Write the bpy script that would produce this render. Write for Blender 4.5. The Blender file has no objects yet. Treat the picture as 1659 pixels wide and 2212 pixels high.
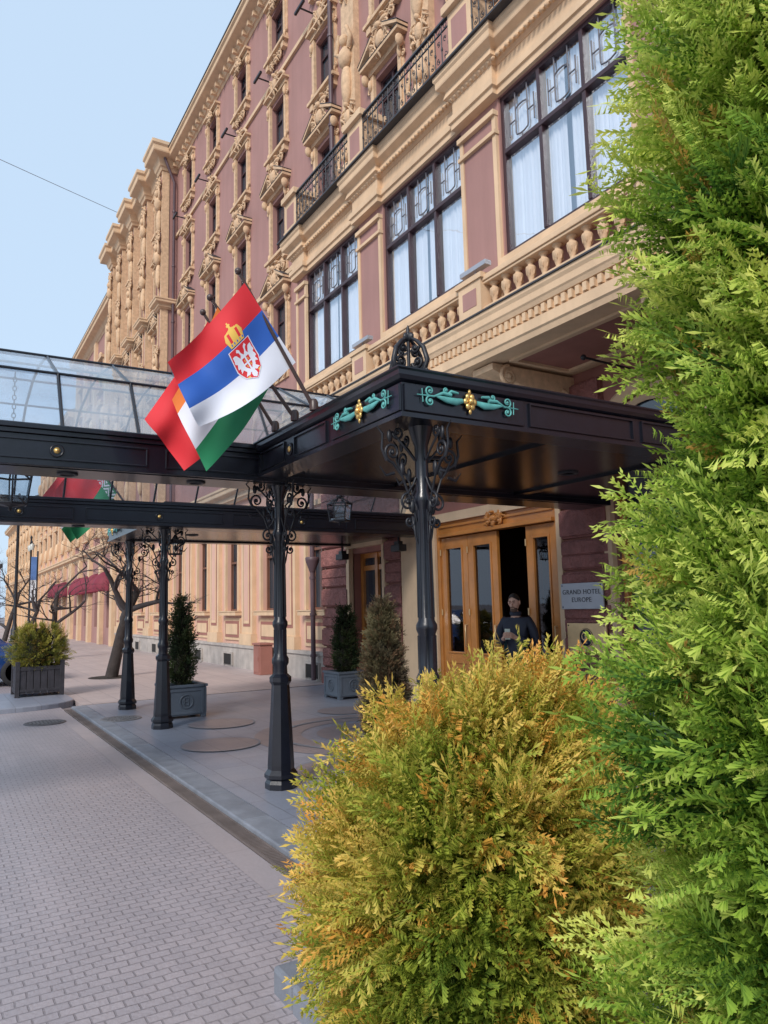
import bpy, bmesh, math, random
import numpy as np
from mathutils import Vector, Matrix, noise
R=random.Random(7); NR=np.random.RandomState(5)
C=bpy.context.scene.collection
PI=math.pi
W={}
# ---------------------------------------------------------------- camera model
F=1590.0; CX=830.0; CY=1106.0; CH=1.7
def nrm(v):
    v=Vector(v); return v.normalized()
_u=nrm((-310,12626,-F)); _X=-nrm((-968,-224,-F)); _X=(_X-_u*_X.dot(_u)).normalized(); _Y=_u.cross(_X)
def ray(px,py):
    v=Vector((px-CX,CY-py,-F)); return Vector((_X.dot(v),_Y.dot(v),_u.dot(v)))
def at_x(px,py,x):
    w=ray(px,py); t=x/w.x; return Vector((x,w.y*t,CH+w.z*t))
def at_y(px,py,y):
    w=ray(px,py); t=y/w.y; return Vector((w.x*t,y,CH+w.z*t))
cam=bpy.data.cameras.new('camera'); co=bpy.data.objects.new('camera',cam); C.objects.link(co)
cam.sensor_fit='VERTICAL'; cam.sensor_height=36; cam.lens=F/2212*36; cam.clip_start=.05; cam.clip_end=3000
m3=Matrix((_X,_Y,_u)); M=m3.to_4x4(); M.translation=(0,0,CH); co.matrix_world=M
bpy.context.scene.camera=co
# ---------------------------------------------------------------- mesh builder
class MB:
    def __init__(s): s.v=[]; s.f=[]; s.mi=[]; s.m=0; s.sm=[]; s.T=None
    def add(s,vs,fs,smooth=False):
        n=len(s.v)
        if s.T is not None: vs=[s.T@Vector(p) for p in vs]
        s.v+=[tuple(p) for p in vs]
        for f in fs:
            s.f.append(tuple(i+n for i in f)); s.mi.append(s.m); s.sm.append(smooth)
    def box(s,x0,x1,y0,y1,z0,z1):
        if x0>x1: x0,x1=x1,x0
        if y0>y1: y0,y1=y1,y0
        if z0>z1: z0,z1=z1,z0
        s.add([(x0,y0,z0),(x1,y0,z0),(x1,y1,z0),(x0,y1,z0),(x0,y0,z1),(x1,y0,z1),(x1,y1,z1),(x0,y1,z1)],
              [(0,3,2,1),(4,5,6,7),(0,1,5,4),(1,2,6,5),(2,3,7,6),(3,0,4,7)])
    def quad(s,a,b,c,d): s.add([a,b,c,d],[(0,1,2,3)])
    def tube(s,pts,r,n=8,close=False,smooth=True,flat=1.0):
        pts=[Vector(p) for p in pts]; N=len(pts)
        rs=r if isinstance(r,(list,tuple)) else [r]*N
        vs=[];fs=[]; up=None
        for i,p in enumerate(pts):
            if close: d=pts[(i+1)%N]-pts[i-1]
            else: d=pts[min(i+1,N-1)]-pts[max(i-1,0)]
            if d.length<1e-9: d=Vector((0,0,1))
            d.normalize()
            if up is None:
                up=Vector((0,1,0)) if abs(d.y)<.9 else Vector((1,0,0))
            a=(up-d*up.dot(d)); 
            if a.length<1e-4: a=Vector((1,0,0))-d*d.x
            a.normalize(); up=a; b=d.cross(a)
            for k in range(n):
                t=2*PI*k/n; vs.append(p+a*math.cos(t)*rs[i]*flat+b*math.sin(t)*rs[i])
        for i in range(N if close else N-1):
            j=(i+1)%N
            for k in range(n):
                l=(k+1)%n; fs.append((i*n+k,i*n+l,j*n+l,j*n+k))
        s.add(vs,fs,smooth)
        if not close:
            m=len(vs); s.add(vs[:n],[tuple(range(n-1,-1,-1))]); s.add(vs[m-n:],[tuple(range(n))])
    def lathe(s,prof,c=(0,0,0),n=16,smooth=True,rot=0):
        vs=[];fs=[]
        for r,z in prof:
            for k in range(n):
                t=2*PI*k/n+rot; vs.append((c[0]+r*math.cos(t),c[1]+r*math.sin(t),c[2]+z))
        for i in range(len(prof)-1):
            for k in range(n):
                l=(k+1)%n; fs.append((i*n+k,i*n+l,(i+1)*n+l,(i+1)*n+k))
        s.add(vs,fs,smooth); m=len(vs)
        if prof[0][0]>1e-4: s.add(vs[:n],[tuple(range(n-1,-1,-1))])
        if prof[-1][0]>1e-4: s.add(vs[m-n:],[tuple(range(n))])
    def blob(s,c,r,n=10,m=6,smooth=True):
        if not isinstance(r,(tuple,list)): r=(r,r,r)
        vs=[];fs=[]
        for i in range(m+1):
            ph=PI*i/m
            for k in range(n):
                t=2*PI*k/n; vs.append((c[0]+r[0]*math.sin(ph)*math.cos(t),c[1]+r[1]*math.sin(ph)*math.sin(t),c[2]+r[2]*math.cos(ph)))
        for i in range(m):
            for k in range(n):
                l=(k+1)%n; fs.append((i*n+k,(i+1)*n+k,(i+1)*n+l,i*n+l))
        s.add(vs,fs,smooth)
    def xprism(s,prof,x0,x1):
        n=len(prof); vs=[(x0,y,z) for y,z in prof]+[(x1,y,z) for y,z in prof]
        fs=[(i,(i+1)%n,n+(i+1)%n,n+i) for i in range(n)]+[tuple(range(n-1,-1,-1)),tuple(range(n,2*n))]
        s.add(vs,fs)
    def zprism(s,poly,y0,y1):
        n=len(poly); vs=[(x,y0,z) for x,z in poly]+[(x,y1,z) for x,z in poly]
        fs=[(i,(i+1)%n,n+(i+1)%n,n+i) for i in range(n)]+[tuple(range(n-1,-1,-1)),tuple(range(n,2*n))]
        s.add(vs,fs)
    def sweep(s,path,prof):
        P=[Vector(p) for p in path]; N=len(P); n=len(prof); vs=[];fs=[]
        def nn(a,b):
            d=(b-a).normalized(); return Vector((d.y,-d.x))
        for i in range(N):
            ns=[]
            if i>0: ns.append(nn(P[i-1],P[i]))
            if i<N-1: ns.append(nn(P[i],P[i+1]))
            if len(ns)==2:
                m=(ns[0]+ns[1]).normalized(); m=m/max(.2,m.dot(ns[0]))
            else: m=ns[0]
            for o,z in prof: vs.append((P[i].x+m.x*o,P[i].y+m.y*o,z))
        for i in range(N-1):
            for k in range(n):
                l=(k+1)%n; fs.append((i*n+k,i*n+l,(i+1)*n+l,(i+1)*n+k))
        fs+= [tuple(range(n-1,-1,-1)),tuple((N-1)*n+k for k in range(n))]
        s.add(vs,fs)
    def spiral(s,cx,cz,r0,a0,turns,th,y=0,sgn=1,lead=None,n=6):
        pts=[];rs=[];K=int(14*turns)+4
        if lead: 
            for q in lead: pts.append(q); rs.append(th*.8)
        for i in range(K+1):
            f=i/K; a=a0+sgn*f*turns*2*PI; r=r0*(1-.85*f)
            pts.append((cx+r*math.cos(a),y,cz+r*math.sin(a))); rs.append(th*(1-.3*f))
        s.tube(pts,rs,n)
        s.blob((cx,y,cz),th*1.6,6,4)
    def build(s,name,mats,parent=None,org=None,loc=None,bevel=0,recalc=True):
        if not isinstance(mats,(list,tuple)): mats=[mats]
        if loc is not None: o_=Vector(loc); sh=Vector((0,0,0))
        elif org is not None: o_=Vector(org); sh=o_
        elif parent is not None: o_=Vector(W[parent.name]); sh=o_
        else: o_=Vector((0,0,0)); sh=o_
        me=bpy.data.meshes.new(name)
        a=np.array(s.v,dtype=float)-np.array(sh)
        me.from_pydata(a.tolist(),[],s.f)
        for m in mats: me.materials.append(m)
        me.polygons.foreach_set('material_index',s.mi); me.polygons.foreach_set('use_smooth',s.sm)
        if recalc:
            bm=bmesh.new(); bm.from_mesh(me); bmesh.ops.recalc_face_normals(bm,faces=bm.faces); bm.to_mesh(me); bm.free()
        me.update()
        o=bpy.data.objects.new(name,me); C.objects.link(o); put(o,parent,o_)
        if bevel:
            b=o.modifiers.new('Bevel','BEVEL'); b.width=bevel; b.segments=2; b.limit_method='ANGLE'; b.angle_limit=.7
        return o
def put(o,parent,w):
    w=Vector(w)
    if parent is not None: o.parent=parent; o.location=w-Vector(W[parent.name])
    else: o.location=w
    W[o.name]=tuple(w)
def tag(o,label,cat,group=None,kind=None):
    if label: o['label']=label
    if cat: o['category']=cat
    if group: o['group']=group
    if kind: o['kind']=kind
    return o
def thing(name,label,cat,loc=(0,0,0),group=None):
    o=bpy.data.objects.new(name,None); C.objects.link(o); o.empty_display_size=.2
    put(o,None,loc); return tag(o,label,cat,group)
def copy_tree(o,parent=None,loc=None):
    c=o.copy(); C.objects.link(c); 
    if parent is not None: c.parent=parent
    if loc is not None:
        c.location=Vector(loc)-(Vector(W[parent.name]) if parent is not None else Vector((0,0,0)))
        W[c.name]=tuple(loc)
    for ch in o.children: copy_tree(ch,c)
    return c
def wall_holes(mb,x0,x1,z0,z1,y,holes,depth):
    xs=sorted({x0,x1}|{h[i] for h in holes for i in (0,1)}); zs=sorted({z0,z1}|{h[i] for h in holes for i in (2,3)})
    xs=[x for x in xs if x0-1e-6<=x<=x1+1e-6]; zs=[z for z in zs if z0-1e-6<=z<=z1+1e-6]
    for i in range(len(xs)-1):
        for j in range(len(zs)-1):
            cx=(xs[i]+xs[i+1])/2; cz=(zs[j]+zs[j+1])/2
            if any(h[0]<cx<h[1] and h[2]<cz<h[3] for h in holes): continue
            mb.quad((xs[i],y,zs[j]),(xs[i+1],y,zs[j]),(xs[i+1],y,zs[j+1]),(xs[i],y,zs[j+1]))
    for a,b,c,d in holes:
        e=y+depth
        mb.quad((a,y,c),(a,e,c),(a,e,d),(a,y,d)); mb.quad((b,e,c),(b,y,c),(b,y,d),(b,e,d))
        mb.quad((a,y,d),(a,e,d),(b,e,d),(b,y,d)); mb.quad((a,e,c),(a,y,c),(b,y,c),(b,e,c))
# ---------------------------------------------------------------- materials
def newmat(name):
    m=bpy.data.materials.new(name); m.use_nodes=True; nt=m.node_tree; nt.nodes.clear()
    out=nt.nodes.new('ShaderNodeOutputMaterial'); return m,nt,out
def N(nt,t,**k):
    n=nt.nodes.new(t)
    for a,b in k.items(): setattr(n,a,b)
    return n
def mixc(nt,fac,a,b,blend='MIX'):
    n=N(nt,'ShaderNodeMix',data_type='RGBA',blend_type=blend)
    for s_,v in ((n.inputs[0],fac),(n.inputs[6],a),(n.inputs[7],b)):
        if isinstance(v,bpy.types.NodeSocket): nt.links.new(v,s_)
        else: s_.default_value=v if not isinstance(v,tuple) else (v+(1,) if len(v)==3 else v)
    return n.outputs[2]
def math_(nt,op,a,b=None,clamp=False):
    n=N(nt,'ShaderNodeMath',operation=op,use_clamp=clamp)
    for i,v in enumerate((a,b)):
        if v is None: continue
        if isinstance(v,bpy.types.NodeSocket): nt.links.new(v,n.inputs[i])
        else: n.inputs[i].default_value=v
    return n.outputs[0]
def noise_(nt,vec,scale,detail=4,rough=.55):
    n=N(nt,'ShaderNodeTexNoise'); n.inputs['Scale'].default_value=scale; n.inputs['Detail'].default_value=detail; n.inputs['Roughness'].default_value=rough
    nt.links.new(vec,n.inputs['Vector']); return n.outputs['Fac']
def coords(nt,scale=(1,1,1),rot=(0,0,0)):
    g=N(nt,'ShaderNodeTexCoord'); mp=N(nt,'ShaderNodeMapping'); mp.inputs['Scale'].default_value=scale; mp.inputs['Rotation'].default_value=rot
    nt.links.new(g.outputs['Object'],mp.inputs[0]); return mp.outputs[0]
def mat(name,col,rough=.6,metal=0,var=.15,scale=3,bump=.15,bscale=60,streak=0,spec=.5,coat=0,dist=.01):
    m,nt,out=newmat(name); p=N(nt,'ShaderNodeBsdfPrincipled'); L=nt.links
    v=coords(nt); f=noise_(nt,v,scale,5)
    lo=tuple(c*(1-var) for c in col); hi=tuple(min(1,c*(1+var)) for c in col)
    f2=math_(nt,'MULTIPLY_ADD',f,2.0); nt.nodes[-1].inputs[2].default_value=-.5; nt.nodes[-1].use_clamp=True
    c=mixc(nt,f2,lo,hi)
    if streak:
        vs=coords(nt,(2.2,2.2,.25)); g=noise_(nt,vs,1.6,6,.65)
        g=math_(nt,'MULTIPLY_ADD',g,2.2); nt.nodes[-1].inputs[2].default_value=-.85; nt.nodes[-1].use_clamp=True
        c=mixc(nt,math_(nt,'MULTIPLY',g,streak),c,tuple(x*.45 for x in col))
    L.new(c,p.inputs['Base Color']); p.inputs['Roughness'].default_value=rough; p.inputs['Metallic'].default_value=metal
    p.inputs['Specular IOR Level'].default_value=spec; p.inputs['Coat Weight'].default_value=coat; p.inputs['Coat Roughness'].default_value=.08
    if bump:
        h=noise_(nt,v,bscale,4); b=N(nt,'ShaderNodeBump'); b.inputs['Strength'].default_value=bump; b.inputs['Distance'].default_value=dist
        L.new(h,b.inputs['Height']); L.new(b.outputs[0],p.inputs['Normal'])
    L.new(p.outputs[0],out.inputs[0]); return m
def brickmat(name,c1,c2,mortar,bw,rh,ms,rotz,rough=.6,bump=.6,off=.5,big=.25,lumps=.4):
    m,nt,out=newmat(name); p=N(nt,'ShaderNodeBsdfPrincipled'); L=nt.links
    v=coords(nt,(1,1,1),(0,0,rotz))
    wob=N(nt,'ShaderNodeTexNoise'); wob.inputs['Scale'].default_value=3; L.new(v,wob.inputs['Vector'])
    vm=N(nt,'ShaderNodeVectorMath',operation='MULTIPLY_ADD'); L.new(wob.outputs['Color'],vm.inputs[0]); vm.inputs[1].default_value=(.03,.03,0); L.new(v,vm.inputs[2])
    b=N(nt,'ShaderNodeTexBrick'); L.new(vm.outputs[0],b.inputs['Vector'])
    b.offset=off; b.inputs['Scale'].default_value=1; b.inputs['Brick Width'].default_value=bw; b.inputs['Row Height'].default_value=rh
    b.inputs['Mortar Size'].default_value=ms; b.inputs['Mortar Smooth'].default_value=.3; b.inputs['Bias'].default_value=0
    b.inputs['Color1'].default_value=c1+(1,); b.inputs['Color2'].default_value=c2+(1,); b.inputs['Mortar'].default_value=mortar+(1,)
    n1=noise_(nt,v,.8,7,.65); n2=noise_(nt,v,45,3)
    c=mixc(nt,math_(nt,'MULTIPLY',n1,big*2),b.outputs['Color'],tuple(x*.5 for x in c1))
    c=mixc(nt,math_(nt,'MULTIPLY',n2,.35),c,tuple(min(1,x*1.7) for x in c2))
    vs=coords(nt,(.35,2.2,1)); n3=noise_(nt,vs,1.2,6,.6); g=math_(nt,'MULTIPLY_ADD',n3,3.0); nt.nodes[-1].inputs[2].default_value=-1.5; nt.nodes[-1].use_clamp=True
    c=mixc(nt,math_(nt,'MULTIPLY',g,.28),c,tuple(min(1,x*1.5) for x in c1))
    L.new(c,p.inputs['Base Color'])
    r=math_(nt,'MULTIPLY_ADD',n1,.35); nt.nodes[-1].inputs[2].default_value=rough-.17; L.new(r,p.inputs['Roughness'])
    h=math_(nt,'ADD',math_(nt,'MULTIPLY',b.outputs['Fac'],-1.0),math_(nt,'MULTIPLY',n2,lumps))
    bp=N(nt,'ShaderNodeBump'); bp.inputs['Strength'].default_value=bump; bp.inputs['Distance'].default_value=.012; L.new(h,bp.inputs['Height']); L.new(bp.outputs[0],p.inputs['Normal'])
    L.new(p.outputs[0],out.inputs[0]); return m
def glassmat(name,fac=.3,gc=(.85,.93,1),tc=(.9,.95,1),dirt_sheen=0.0,rough=.02,fr=.5):
    m,nt,out=newmat(name); L=nt.links
    t=N(nt,'ShaderNodeBsdfTransparent'); t.inputs[0].default_value=tc+(1,)
    g=N(nt,'ShaderNodeBsdfGlossy'); g.inputs[0].default_value=gc+(1,); g.inputs['Roughness'].default_value=rough
    lw=N(nt,'ShaderNodeLayerWeight'); lw.inputs[0].default_value=.35
    f=math_(nt,'MULTIPLY_ADD',lw.outputs['Facing'],fr); nt.nodes[-1].inputs[2].default_value=fac; nt.nodes[-1].use_clamp=True
    v=coords(nt); b=N(nt,'ShaderNodeBump'); b.inputs['Strength'].default_value=.05; b.inputs['Distance'].default_value=.02; L.new(noise_(nt,v,2.5,2),b.inputs['Height']); L.new(b.outputs[0],g.inputs['Normal'])
    mx=N(nt,'ShaderNodeMixShader'); L.new(f,mx.inputs[0]); L.new(t.outputs[0],mx.inputs[1]); L.new(g.outputs[0],mx.inputs[2]); o=mx.outputs[0]
    if dirt_sheen:
        d=N(nt,'ShaderNodeBsdfDiffuse'); d.inputs[0].default_value=(.7,.76,.82,1)  # pale film: dirt, plus whitish reflection painted into its colour
        mx2=N(nt,'ShaderNodeMixShader'); n=noise_(nt,v,2,5); L.new(math_(nt,'MULTIPLY',n,dirt_sheen),mx2.inputs[0]); L.new(o,mx2.inputs[1]); L.new(d.outputs[0],mx2.inputs[2]); o=mx2.outputs[0]
    L.new(o,out.inputs[0]); return m
def leafmat(name,stops,hot,trans=.3,hotcut=.86):
    m,nt,out=newmat(name); L=nt.links
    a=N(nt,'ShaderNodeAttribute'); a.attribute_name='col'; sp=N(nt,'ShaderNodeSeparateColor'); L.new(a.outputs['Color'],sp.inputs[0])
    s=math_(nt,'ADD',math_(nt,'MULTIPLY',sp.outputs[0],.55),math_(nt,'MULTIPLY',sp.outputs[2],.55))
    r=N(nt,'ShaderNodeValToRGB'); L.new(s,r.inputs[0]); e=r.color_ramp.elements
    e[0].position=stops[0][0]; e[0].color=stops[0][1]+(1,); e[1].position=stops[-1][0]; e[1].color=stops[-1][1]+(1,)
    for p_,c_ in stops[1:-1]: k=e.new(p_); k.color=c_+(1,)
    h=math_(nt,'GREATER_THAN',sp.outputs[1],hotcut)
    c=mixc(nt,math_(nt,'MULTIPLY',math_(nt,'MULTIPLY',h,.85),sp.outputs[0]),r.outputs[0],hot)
    d=N(nt,'ShaderNodeBsdfPrincipled'); L.new(c,d.inputs['Base Color']); d.inputs['Roughness'].default_value=.5; d.inputs['Specular IOR Level'].default_value=.3
    t=N(nt,'ShaderNodeBsdfTranslucent'); L.new(c,t.inputs[0]); mx=N(nt,'ShaderNodeMixShader'); mx.inputs[0].default_value=trans
    L.new(d.outputs[0],mx.inputs[1]); L.new(t.outputs[0],mx.inputs[2]); L.new(mx.outputs[0],out.inputs[0]); return m
PINK=mat('pink stucco',(.38,.205,.18),.85,var=.12,scale=.6,bump=.2,bscale=90,streak=.35)
CREAM=mat('cream plaster',(.70,.49,.31),.8,var=.12,scale=2,bump=.25,bscale=50,streak=.35)
CREAM2=mat('carved cream plaster',(.66,.45,.28),.8,var=.22,scale=9,bump=.5,bscale=30,streak=.35,dist=.02)
SALMON=mat('salmon plaster',(.66,.40,.31),.85,var=.08,scale=1,bump=.15,streak=.25)
TERRA=mat('dark terracotta stone',(.27,.105,.09),.8,var=.3,scale=7,bump=1,bscale=16,streak=.2,dist=.05)
TERRAP=mat('terracotta plaster',(.33,.14,.11),.8,var=.15,scale=2,bump=.3,streak=.25)
STONE=mat('grey plinth stone',(.45,.40,.36),.8,var=.25,scale=3,bump=.4,bscale=25,streak=.4)
LEAD=mat('lead flashing',(.035,.035,.042),.5,var=.2,scale=4,bump=.1)
IRONP=mat('black gloss paint',(.006,.007,.013),.30,var=.25,scale=8,bump=.12,bscale=25,spec=.5,coat=.18)
IRONC=mat('canopy ceiling paint',(.008,.007,.011),.22,var=.3,scale=2,bump=.15,bscale=2.0,spec=.4,coat=.0,dist=.03)
IRON=mat('wrought iron',(.012,.013,.018),.45,var=.2,scale=8,bump=.1)
RAIL=mat('weathered railing iron',(.04,.042,.05),.5,var=.2,scale=8,bump=.1)
TRAC=mat('grey cable',(.16,.15,.17),.5,var=.2,scale=8,bump=.1)
TRACW=mat('grey lead tracery',(.13,.125,.145),.5,var=.15,scale=8,bump=.1)
DFRAME=mat('dark window frame',(.05,.025,.03),.4,var=.2,bump=.05)
WFRAME=mat('brown window frame',(.16,.07,.045),.4,var=.2,bump=.05)
WOODD=mat('varnished oak',(.52,.20,.045),.35,var=.28,scale=2.5,bump=.1,bscale=30,coat=.3)
GLASSW=glassmat('window glass',.30,(.80,.90,1),(.95,.97,1),fr=.3)
GLASSD=glassmat('door glass',.05,(.85,.85,.9),(.45,.42,.40),fr=.22)
GLASSV=glassmat('canopy glass',.14,(.85,.94,1),(.86,.93,1),dirt_sheen=.45,fr=.35)
GLASSL=glassmat('lantern glass',.08,(.85,.94,1),(.9,.93,.95),fr=.2)
GLASSB=mat('dark reflective pane',(.03,.045,.06),.06,var=.3,scale=2,bump=.05,bscale=3,spec=.9,coat=.6)
CURT=mat('white curtain',(.90,.91,.93),.9,var=.04,bump=.1)
DARKIN=mat('dark interior',(.02,.017,.015),.9,bump=0)
BROWNIN=mat('lobby interior',(.10,.045,.02),.6,bump=0,var=.5,scale=1.5)
GOLD=mat('gold paint',(.75,.50,.17),.32,.7,var=.2,scale=20,bump=.1)
TURQ=mat('turquoise paint',(.10,.36,.34),.5,var=.25,scale=14,bump=.1)
BRASS=mat('brass plate',(.70,.48,.25),.35,.55,var=.2,scale=5,bump=.08)
STEEL=mat('steel plate',(.42,.42,.45),.4,.5,var=.1,bump=.05)
NAVY=mat('navy enamel',(.01,.02,.06),.4,bump=0)
GREYP=mat('grey planter metal',(.10,.12,.15),.5,var=.2,scale=5,bump=.1)
BWOOD=mat('black stained wood',(.03,.028,.035),.6,var=.4,scale=9,bump=.4,bscale=20)
SOIL=mat('soil',(.03,.02,.014),.95,var=.4,bump=1)
BARK=mat('bark',(.045,.035,.032),.9,var=.4,scale=8,bump=1,bscale=30,dist=.02)
PIPE=mat('painted drainpipe',(.10,.06,.07),.5,var=.2)
GRANITE=mat('grey granite',(.21,.225,.26),.55,var=.25,scale=5,bump=.3,bscale=120)
SETTS=brickmat('grey pink setts',(.405,.355,.37),(.335,.30,.32),(.17,.15,.16),.102,.064,.0048,PI/2,.42,.8,.5,.32)
SLABS=brickmat('grey slabs',(.195,.212,.268),(.26,.278,.33),(.11,.11,.12),.62,.42,.006,0,.40,.35,.37,.32,.15)
SLABP=brickmat('pinkish slabs',(.45,.37,.35),(.39,.32,.31),(.18,.15,.15),.5,.5,.008,0,.5,.4,.5,.3,.2)
SMOOTHP=brickmat('smooth pink stone',(.37,.325,.335),(.34,.30,.31),(.2,.18,.18),.8,.4,.004,0,.42,.3,.5,.28,.15)
INLAY=brickmat('red granite inlay',(.245,.21,.22),(.23,.20,.215),(.12,.11,.11),.62,.42,.005,0,.40,.3,.37,.32,.15)
RED=mat('red cloth',(.66,.02,.03),.7,var=.06,bump=.15,bscale=200)
BLUE=mat('blue cloth',(.02,.11,.46),.7,var=.06,bump=.15,bscale=200)
WHITE=mat('white cloth',(.74,.76,.84),.7,var=.03,bump=.15,bscale=200)
GREEN=mat('green cloth',(.015,.22,.09),.7,var=.06,bump=.15,bscale=200)
ORANGE=mat('orange cloth',(.80,.20,.03),.7,var=.06,bump=.15,bscale=200)
GOLD2=mat('gold print',(.72,.45,.08),.6,bump=0)
POLE=mat('flagpole paint',(.06,.035,.03),.35,var=.2,bump=0)
AWN=mat('maroon awning',(.20,.02,.04),.7,var=.15)
SKIN=mat('skin',(.68,.40,.29),.5,var=.08,scale=10,bump=.1)
HAIR=mat('dark hair',(.02,.014,.011),.6,bump=.3,bscale=80)
JACKET=mat('navy jacket',(.022,.026,.045),.65,var=.3,bump=.4,bscale=12)
TROUS=mat('dark trousers',(.015,.015,.02),.8,bump=.2)
CYANC=mat('light blue top',(.15,.42,.55),.8,bump=.2)
PHONE=mat('pale phone',(.6,.65,.55),.3,bump=0)
# ---------------------------------------------------------------- world
w=bpy.data.worlds.new("World"); bpy.context.scene.world=w; w.use_nodes=True; nt=w.node_tree; nt.nodes.clear()
wo=N(nt,'ShaderNodeOutputWorld'); bg=N(nt,'ShaderNodeBackground'); bg.inputs[1].default_value=.1
sk=N(nt,'ShaderNodeTexSky'); sk.sky_type='NISHITA'; sk.sun_disc=False; sk.sun_elevation=math.radians(38); sk.sun_rotation=math.radians(148); sk.air_density=1.2; sk.dust_density=2
c=mixc(nt,.78,sk.outputs[0],(7.1,9.1,11.5)); nt.links.new(c,bg.inputs[0]); nt.links.new(bg.outputs[0],wo.inputs[0])
sl=bpy.data.lights.new('sun','SUN'); sl.energy=2.9; sl.angle=math.radians(16); sl.color=(1,.93,.86); so=bpy.data.objects.new('sun',sl); C.objects.link(so)
so.rotation_euler=Vector((.6,-.8,.75)).to_track_quat('Z','Y').to_euler()
sc=bpy.context.scene; sc.view_settings.view_transform='Standard'; sc.view_settings.look='None'; sc.view_settings.exposure=0
# ---------------------------------------------------------------- ground
def sheet(name,m,x0,x1,y0,y1,z,lab=None):
    b=MB(); b.quad((x0,y0,z),(x1,y0,z),(x1,y1,z),(x0,y1,z)); o=b.build(name,m); o['kind']='structure'; return o
sheet('ground',mat('distant ground',(.2,.17,.17),.8),-400,200,-300,300,-.03)
sheet('road',SETTS,-150,6,-14,2.0,0)
sheet('paving_strip',SMOOTHP,-14.1,6,1.78,1.98,.004)
b=MB(); b.box(-14.3,1.0,2.36,7.6,-.05,.05); b.build('forecourt_paving',SLABS)['kind']='structure'
b=MB(); x=-14.3
while x<1.0:
    l=min(.95,1.0-x); b.box(x+.004,x+l-.004,2.12,2.355,-.05,.052); x+=.95
b.build('kerb',GRANITE,bevel=.012)['kind']='structure'
b=MB(); b.box(-60,-14.31,2.3,8,-.05,.06); b.build('pavement',SLABP)['kind']='structure'
b=MB(); b.box(-160,-60.01,2.3,8,-.05,.06); b.build('far_pavement',SLABP)['kind']='structure'
b=MB()
cpts=[(-14.55,-2.2)]+[(-15.2+.72*math.cos(a),1.15+1.14*math.sin(a)) for a in [PI/2*k/8 for k in range(9)]]
poly=[(-17.2,-2.2)]+cpts+[(-17.2,2.29)]
n=len(poly); vs=[(x,y,-.05) for x,y in poly]+[(x,y,.09) for x,y in poly]; b.add(vs,[(i,(i+1)%n,n+(i+1)%n,n+i) for i in range(n)]+[tuple(range(n-1,-1,-1)),tuple(range(n,2*n))])
b.build('pavement_island',SLABS,bevel=.02)['kind']='structure'
b=MB(); x=-60
while x<-17.3:
    b.box(x+.005,x+.995,2.13,2.29,-.05,.10); x+=1
b.build('far_kerb',GRANITE,bevel=.01)['kind']='structure'
b=MB(); b.box(-3.1,3,1.56,2.1,-.05,.085); b.build('near_island',brickmat('small grey setts',(.22,.235,.26),(.28,.285,.30),(.08,.08,.08),.2,.1,.008,0,.5,.9))['kind']='structure'
b=MB(); b.box(-3.3,-3.1,1.36,2.1,-.05,.11)
x=-3.098
while x<3: b.box(x,x+.9,1.36,1.555,-.05,.11); x+=.905
b.build('near_kerb',GRANITE,bevel=.02)['kind']='structure'
t=thing('drain_channel','narrow rusty slotted drain channel running along the forecourt kerb','drain',(-8,2.05,0))
b=MB(); b.box(-14.2,1,1.985,2.115,-.04,.003); b.build('channel',mat('drain bed',(.03,.025,.025),.9,bump=0),t)
b=MB(); b.box(-14.2,1,1.985,2.0,.003,.018); b.box(-14.2,1,2.1,2.115,.003,.018)
x=-14.2
while x<1: b.box(x,x+.015,1.999,2.101,.003,.015); x+=.03
b.build('grating',mat('rusty cast iron',(.15,.12,.11),.7,var=.3,bump=.2),t)
b=MB()
def ring(b,cx,cy,r0,r1,z,n=48):
    vs=[];
    for k in range(n):
        a=2*PI*k/n; vs+= [(cx+r0*math.cos(a),cy+r0*math.sin(a),z),(cx+r1*math.cos(a),cy+r1*math.sin(a),z)]
    b.add(vs,[(2*k,2*k+1,(2*k+3)%(2*n),(2*k+2)%(2*n)) for k in range(n)])
ring(b,-8.63,5.0,0,.75,.054); ring(b,-8.63,5.0,.95,1.55,.054)
for sx,sy in ((-9.0,3.05),(-6.9,3.6),(-10.6,3.6)): ring(b,sx,sy,0,.46,.058)
ring(b,-6.9,5.6,0,.42,.058); ring(b,-10.6,5.6,0,.42,.058)
b.build('paving_inlay',INLAY,recalc=False)['kind']='structure'
b=MB(); ring(b,-8.63,5.0,.38,.44,.060); ring(b,-8.63,5.0,1.2,1.26,.060)
for sx,sy in ((-9.0,3.05),(-6.9,3.6),(-10.6,3.6)): ring(b,sx,sy,.46,.48,.062)
b.build('paving_inlay_rings',GRANITE,recalc=False)['kind']='structure'
CASTG=mat('worn cast iron',(.15,.145,.15),.55,var=.3,bump=.3)
CASTH=mat('cast iron grate',(.07,.065,.07),.55,var=.3,bump=.3)
def manhole(x,y,z,lab,m):
    t=thing('manhole_cover',lab,'manhole cover',(x,y,z)); b=MB()
    b.lathe([(0,.004),(.24,.004),(.26,.008),(.30,.008),(.31,0)],n=28); b.build('rim',m,t,loc=(x,y,z))
    b=MB()
    for i in range(-4,5):
        for j in range(-4,5):
            if i*i+j*j<18: b.box(i*.052-.019,i*.052+.019,j*.052-.014,j*.052+.014,.005,.016)
    b.build('grid',CASTG,t,loc=(x,y,z))
def G(px,py,z=0):
    w_=ray(px,py); tt=(z-CH)/w_.z; return Vector((w_.x*tt,w_.y*tt,z))
p=G(98,1562); manhole(p.x,p.y,.004,'round iron drain grate set in the pink setts beside the planter island',CASTH)
p=G(262,1553,.05); manhole(p.x,p.y,.053,'round iron manhole cover in the grey slabs near the second canopy column',CASTG)
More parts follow.
